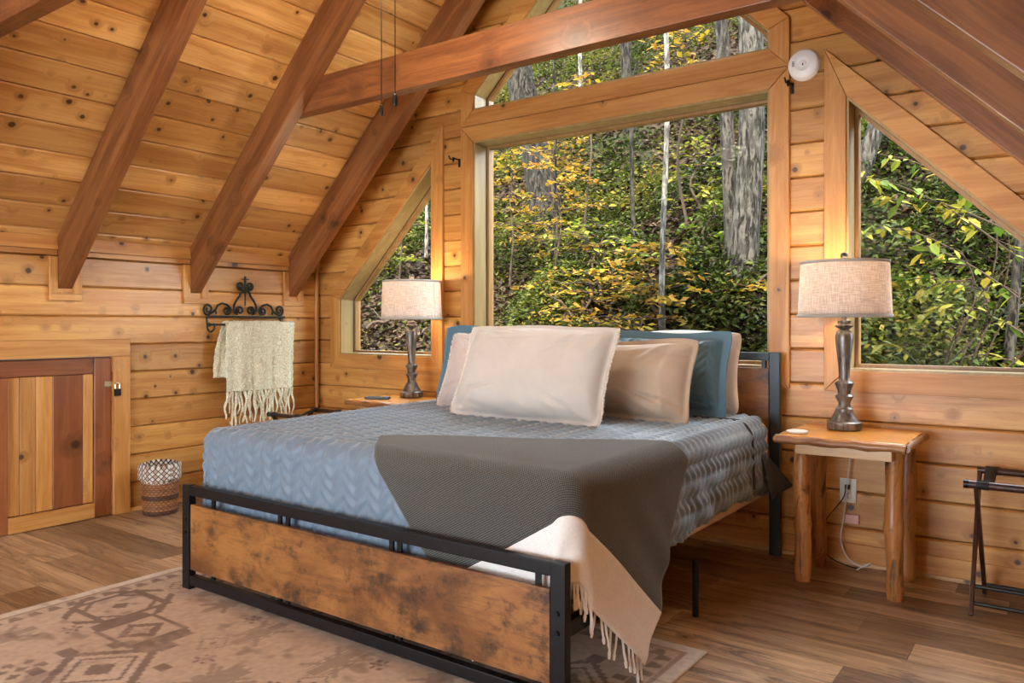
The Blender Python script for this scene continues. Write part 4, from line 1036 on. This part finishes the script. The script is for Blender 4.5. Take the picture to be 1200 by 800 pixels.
def leaf_cloud(name, c, size, up, mat, parent=None, tint=None, flat=.5, seed=1, rnd=None):
    """c: (n,3) centres; one folded rhombus (two triangles) per leaf"""
    r = np.random.default_rng(seed); n = len(c); yaw = r.uniform(0, 2*math.pi, n); tilt = r.normal(0, flat, n); roll = r.normal(0, flat, n)
    L = size*r.uniform(.6, 1.3, n); Wd = L*r.uniform(.45, .62, n)
    d = np.stack([np.cos(yaw)*np.cos(tilt), np.sin(yaw)*np.cos(tilt), np.sin(tilt)], -1); s = np.stack([-np.sin(yaw)*np.cos(roll), np.cos(yaw)*np.cos(roll), np.sin(roll)], -1); nrm = np.cross(d, s)
    V = np.stack([c-d*L[:, None]/2, c+s*Wd[:, None]/2+nrm*Wd[:, None]*.15, c+d*L[:, None]/2, c-s*Wd[:, None]/2+nrm*Wd[:, None]*.15], 1).reshape(-1, 3)
    i = np.arange(n)[:, None]*4; F = np.concatenate([i+np.array([[0, 1, 2]]), i+np.array([[0, 2, 3]])], 0)
    me = bpy.data.meshes.new(name); me.vertices.add(len(V)); me.vertices.foreach_set('co', V.reshape(-1).astype(np.float32))
    me.loops.add(F.size); me.loops.foreach_set('vertex_index', F.reshape(-1).astype(np.int32)); me.polygons.add(len(F)); me.polygons.foreach_set('loop_start', np.arange(0, F.size, 3, dtype=np.int32))
    me.update(); me.validate()
    a = me.attributes.new('tint', 'FLOAT', 'POINT'); tv = np.repeat(np.clip(tint if tint is not None else r.random(n), 0, 1), 4); a.data.foreach_set('value', tv.astype(np.float32))
    return mesh_obj(name, me, mat, parent)
def visible_xy(n, r, ymax=18.):
    """hill points in the wedges seen through the windows (and a step to either side)"""
    y = 5.6+(ymax-5.6)*r.random(n)**1.5; return np.stack([r.uniform(-1.42, .06, n)*y+r.uniform(-.8, .8, n), y], -1)
r = np.random.default_rng(31)
xy = visible_xy(60000, r); z = hill(xy[:, 0], xy[:, 1])
o = leaf_cloud('leaf_litter', np.stack([xy[:, 0], xy[:, 1], z+.015+.02*r.random(len(z))], -1), .105, 0, M['litter'], None, r.random(len(z))**1.3, .45, 32); tag(o, 'brown dead leaves lying all over the hillside', 'leaves', kind='stuff')
xy = visible_xy(230000, r); dens = vnoise(xy[:, 0], xy[:, 1], .8)*.6+vnoise(xy[:, 0], xy[:, 1], 2.3)*.4
keep = r.random(len(xy)) < np.clip((dens-.31)*4.2, .08, 1); xy = xy[keep]; dens = dens[keep]; z = hill(xy[:, 0], xy[:, 1])
hh = (.03+.55*np.clip(dens-.42, 0, .4)*r.random(len(z))*2.2)
tn = .36+.6*(vnoise(xy[:, 0], xy[:, 1], 1.1)-.5)+r.normal(0, .17, len(z))+.35*(r.random(len(z)) < .05)
o = leaf_cloud('undergrowth', np.stack([xy[:, 0], xy[:, 1], z+hh], -1), .066, 0, M['green'], None, tn, .45, 33); tag(o, 'low green undergrowth covering the hillside', 'undergrowth', kind='stuff')

# trunks: pixel of the base, pixel higher up, breadth in pixels
def tree(label, ub, vb, ut, vt, wpx, mat, top=7., name='forest_tree', bend=0., group='forest trees', limbs=0):
    b = hit(ub, vb); d = (b.x*Fv.x+b.y*Fv.y); rad = max(.012, wpx*d/FPX/2); p2 = at_y(ut, vt, b.y+.05)
    s = (p2-b)/max(.2, p2.z-b.z); o = empty(name, tuple(b), label, 'tree', group); pts, rr = [], []; q = random.Random(int(ub*7+vb))
    n = 26
    for i in range(n):
        h = -.25+(top+.25)*i/(n-1); hh = max(h, 0)
        pts.append(b+Vector((s.x*h*(1 if hh < 3 else 1)+bend*math.sin(hh*1.3)*.3+.02*math.sin(h*2.2+ub), s.y*h+.02*math.sin(h*1.7), h))); rr.append(rad*(1+.18*math.exp(-max(0, h)*2.2))*(1-.035*hh)*(1+q.uniform(-.03, .03)))
    MB().tube(pts, rr, 14).build('trunk', mat, o, True)
    for k in range(limbs):
        i = q.randint(8, 22); a = q.uniform(0, 6.28); p = pts[i]; L = q.uniform(.5, 1.2); dd = Vector((math.cos(a), math.sin(a), .6))
        MB().tube([p, p+dd*L*.4+Vector((0, 0, .05)), p+dd*L*.8+Vector((.1*math.sin(k), 0, .1)), p+dd*L], [rad*.3, rad*.2, rad*.13, rad*.05], 6).build('branch', mat, o, True)
    return o
tree('broad grey trunk standing behind yellow leaves in the big window', 642, 262, 612, 100, 36, M['bark_dark'], 9, limbs=2)
tree('thick pale grey trunk of the forked pair in the big window', 872, 325, 881, 60, 31, M['bark_grey'], 9)
tree('slimmer leaning grey trunk of the forked pair in the big window', 857, 318, 845, 60, 16, M['bark_grey'], 9, bend=.12)
tree('thin white-barked sapling rising in front of the slope', 776, 392, 781, 60, 6.5, M['bark_pale'], 6, limbs=3)
tree('thin dark sapling with forking twigs beside the white sapling', 745, 290, 737, 120, 5, M['bark_dark'], 5, limbs=5)
tree('slim dark trunk high on the slope above the big window', 738, 150, 732, 30, 12, M['bark_dark'], 7)
tree('slim grey stem high on the slope next to the broad trunk', 681, 150, 680, 30, 5, M['bark_pale'], 5)
tree('thin dark stem in front of the broad grey trunk', 646, 330, 649, 200, 3, M['bark_dark'], 4, limbs=3)
tree('crooked grey stem behind the slanted window over the luggage rack', 1181, 436, 1189, 300, 11, M['bark_dark'], 5, limbs=3)
tree('leaning mossy grey trunk behind the lamp shade window', 1010, 215, 1032, 130, 18, M['bark_grey'], 6)
tree('thin grey stem in the corner window', 498, 300, 500, 200, 4, M['bark_pale'], 5, limbs=2)
# fallen branches
def fallen(label, u0, v0, u1, v1, rad, mat):
    a, b = hit(u0, v0), hit(u1, v1); o = empty('fallen_branch', tuple(a), label, 'branch', 'fallen branches on the slope'); L = b-a; pts = []
    for i in range(12):
        t = i/11; p = a+L*t; p.z = max(p.z, float(hill(p.x, p.y)))+.05+.04*math.sin(i*1.3); pts.append(p)
    MB().tube(pts, [rad*(1-.5*i/11) for i in range(12)], 8).build('limb', mat, o, True)
    for k in (3, 6, 8):
        p = pts[k]; MB().tube([p, p+Vector((.12*(-1)**k, -.05, .16)), p+Vector((.3*(-1)**k, -.1, .26))], [rad*.35, rad*.25, rad*.08], 6).build('twig', mat, o, True)
fallen('fallen reddish log lying behind the big cream pillow', 660, 385, 705, 355, .045, M['deadwood'])
fallen('grey fallen branch below the luggage rack window leaves', 1120, 428, 1195, 372, .03, M['bark_grey'])
fallen('thin dead branch across the slope behind the corner lamp', 430, 390, 500, 360, .02, M['deadwood'])
fallen('dead branch on the slope beside the forked trunks', 790, 330, 850, 352, .018, M['bark_grey'])
# layered saplings with yellow leaves: stem, branches and foliage
def sapling(label, u, v, dist, height, spread, nl, mat, size=.095, seed=1, tint=(.5, .2), layers=7):
    """rooted on the slope below pixel (u,v) at the given distance from the gable wall"""
    rr = np.random.default_rng(seed); c = at_y(u, v, dist); base = Vector((c.x, c.y, float(hill(c.x, c.y))))
    o = empty('sapling', tuple(base), label, 'shrub', 'yellow-leaved saplings on the slope'); H = max(height, c.z-base.z+.35*height)
    stem = [base+Vector((.05*math.sin(i*.9+seed), .04*math.cos(i*.7), H*i/9-.1)) for i in range(10)]
    MB().tube(stem, [.016*(1-.08*i)+.003 for i in range(10)], 7).build('stem', M['twig'], o, True)
    mb = MB(); C = []
    for k in range(layers):
        zc = c.z-base.z+height*(k/(max(1, layers-1))-.5)*1.0; zc = max(.12, zc); p0 = base+Vector((0, 0, zc-.08)); nb = 3
        for j in range(nb):
            a = rr.uniform(0, 6.28); L = spread*rr.uniform(.55, 1.1); pts = []
            for i in range(7):
                t = i/6; pts.append(p0+Vector((math.cos(a)*L*t+.03*math.sin(i+k), math.sin(a)*L*t*.7, .14*t-.16*t*t+.02*math.sin(i*2+j))))
            mb.tube(pts, [.006*(1-.13*i)+.0012 for i in range(7)], 5)
            m_ = int(nl/layers/nb)
            tt = rr.random(m_)**.7*6; ii = np.minimum(5, tt.astype(int)); ff = tt-ii; PA = np.array([tuple(p) for p in pts])
            q = PA[ii]*(1-ff[:, None])+PA[ii+1]*ff[:, None]; q = q+rr.normal(0, 1, q.shape)*np.array((.10, .07, .028))*(.35+spread*.35); C.append(q)
    mb.build('branches', M['twig'], o, True)
    C = np.concatenate(C); f = leaf_cloud('foliage', C, size, 0, mat, o, tint[0]+tint[1]*rr.normal(0, 1, len(C)), .32, seed+50); f['kind'] = 'stuff'
    return o
Yl, Gl = M['yellow'], M['ygreen']
sapling('golden sapling with tiers of leaves in front of the white-barked stem', 770, 330, 6.7, .75, .55, 420, Yl, .095, 1, (.55, .2))
sapling('golden sapling spreading low behind the big cream pillow', 690, 345, 6.9, .55, .75, 420, Yl, .09, 2, (.55, .2))
sapling('golden sapling before the foot of the broad grey trunk', 655, 240, 7.6, .9, .75, 460, Yl, .085, 3, (.55, .2))
sapling('yellow sapling climbing beside the window edge near the broad trunk', 600, 225, 7.8, 1.0, .6, 330, Yl, .085, 4, (.42, .22))
sapling('ochre sapling under the head of the big window', 650, 160, 8.2, .6, .8, 330, Yl, .085, 5, (.6, .18))
sapling('yellow-green sapling between the white stem and the forked trunks', 815, 200, 8.2, .7, .5, 240, Gl, .085, 6, (.55, .2))
sapling('small yellow sapling at the foot of the forked trunks', 895, 345, 7.0, .35, .35, 130, Yl, .09, 7, (.45, .2))
sapling('ochre sapling seen through the upper gable window', 800, 55, 8.0, .5, .45, 150, Yl, .10, 8, (.5, .2))
sapling('sparse ochre sapling by the broad trunk in the upper window', 690, 100, 7.8, .35, .45, 90, Yl, .10, 9, (.6, .15))
sapling('green and yellow sapling filling the corner window', 470, 260, 7.6, .9, .8, 330, Gl, .08, 10, (.4, .2))
sapling('sparse yellow sapling low on the slope under the white stem', 745, 385, 6.3, .3, .7, 160, Yl, .09, 11, (.5, .2))
sapling('leafy yellow-green sapling in the middle of the slope', 700, 290, 7.3, .6, .7, 300, Gl, .09, 12, (.45, .25))
sapling('pale green shrub beside the leaning fork trunk', 830, 270, 7.6, .6, .5, 240, Gl, .085, 13, (.25, .2))
# the leafy branch right outside the slanted window: every leaf is its own part
def leafy_shrub():
    rr = random.Random(4); c = at_y(1085, 330, 5.75); base = Vector((c.x, c.y, float(hill(c.x, c.y))))
    o = empty('hazel_bush', tuple(base), 'yellowing bush with broad leaves outside the window above the luggage rack', 'shrub')
    lm = []
    for k, tint in enumerate((.08, .3, .5, .7, .95)):
        v = [(0, 0, 0), (.28, .2, .03), (.62, .22, .02), (1, 0, -.06), (.62, -.22, .02), (.28, -.2, .03), (.5, 0, -.03)]
        me = bpy.data.meshes.new('leaf'); me.from_pydata(v, [], [(0, 6, 1), (1, 6, 2), (2, 6, 3), (3, 6, 4), (4, 6, 5), (5, 6, 0)]); me.materials.append(M['ygreen'])
        a = me.attributes.new('tint', 'FLOAT', 'POINT'); a.data.foreach_set('value', [tint]*7); lm.append(me)
    n = 0
    for (ua, va, ub, vb, nl) in ((1190, 300, 1010, 205, 34), (1180, 270, 1020, 235, 28), (1195, 350, 1050, 285, 26), (1150, 340, 1020, 340, 30), (1140, 330, 1040, 370, 22), (1199, 390, 1080, 365, 20), (1130, 300, 1005, 270, 24), (1090, 440, 1010, 400, 20), (1190, 425, 1100, 435, 16), (1165, 250, 1030, 180, 18)):
        ya = 5.7+rr.uniform(-.12, .25); a, b = at_y(ua, va, ya), at_y(ub, vb, ya+rr.uniform(-.15, .2)); pts = []
        for i in range(8):
            t = i/7; p = a.lerp(b, t); p.z += .08*math.sin(t*math.pi); p.y += .03*math.sin(i*1.7+ua); pts.append(p)
        MB().tube(smooth_path([base+Vector((rr.uniform(-.2, .2), .1, -.1)), base.lerp(a, .4)+Vector((rr.uniform(-.15, .05), .12, .02)), base.lerp(a, .75)+Vector((rr.uniform(-.12, .12), .08, .05)), a, pts[1]], 5), [.008-.0003*i for i in range(21)], 6).build('stem', M['twig'], o, True)
        MB().tube(pts, [.005*(1-.1*i)+.001 for i in range(8)], 5).build('twig', M['twig'], o, True)
        for k in range(nl):
            t = rr.random()**.8*6.99; i = int(t); p = pts[i].lerp(pts[i+1], t-i); s = rr.uniform(.055, .125)
            l_ = bpy.data.objects.new('leaf', lm[min(4, int(rr.random()*5))]); COL.objects.link(l_); l_.parent = o; l_.matrix_parent_inverse = Matrix.Translation(-o.location)
            l_.matrix_basis = Matrix.Translation(p+Vector((rr.uniform(-.03, .03), rr.uniform(-.05, .05), rr.uniform(-.035, .035)))) @ Matrix.Rotation(rr.uniform(0, 6.28), 4, 'Z') @ Matrix.Rotation(rr.uniform(.1, .9), 4, 'Y') @ Matrix.Rotation(rr.uniform(-.7, .7), 4, 'X') @ Matrix.Diagonal((s, s, s, 1)); n += 1
leafy_shrub()
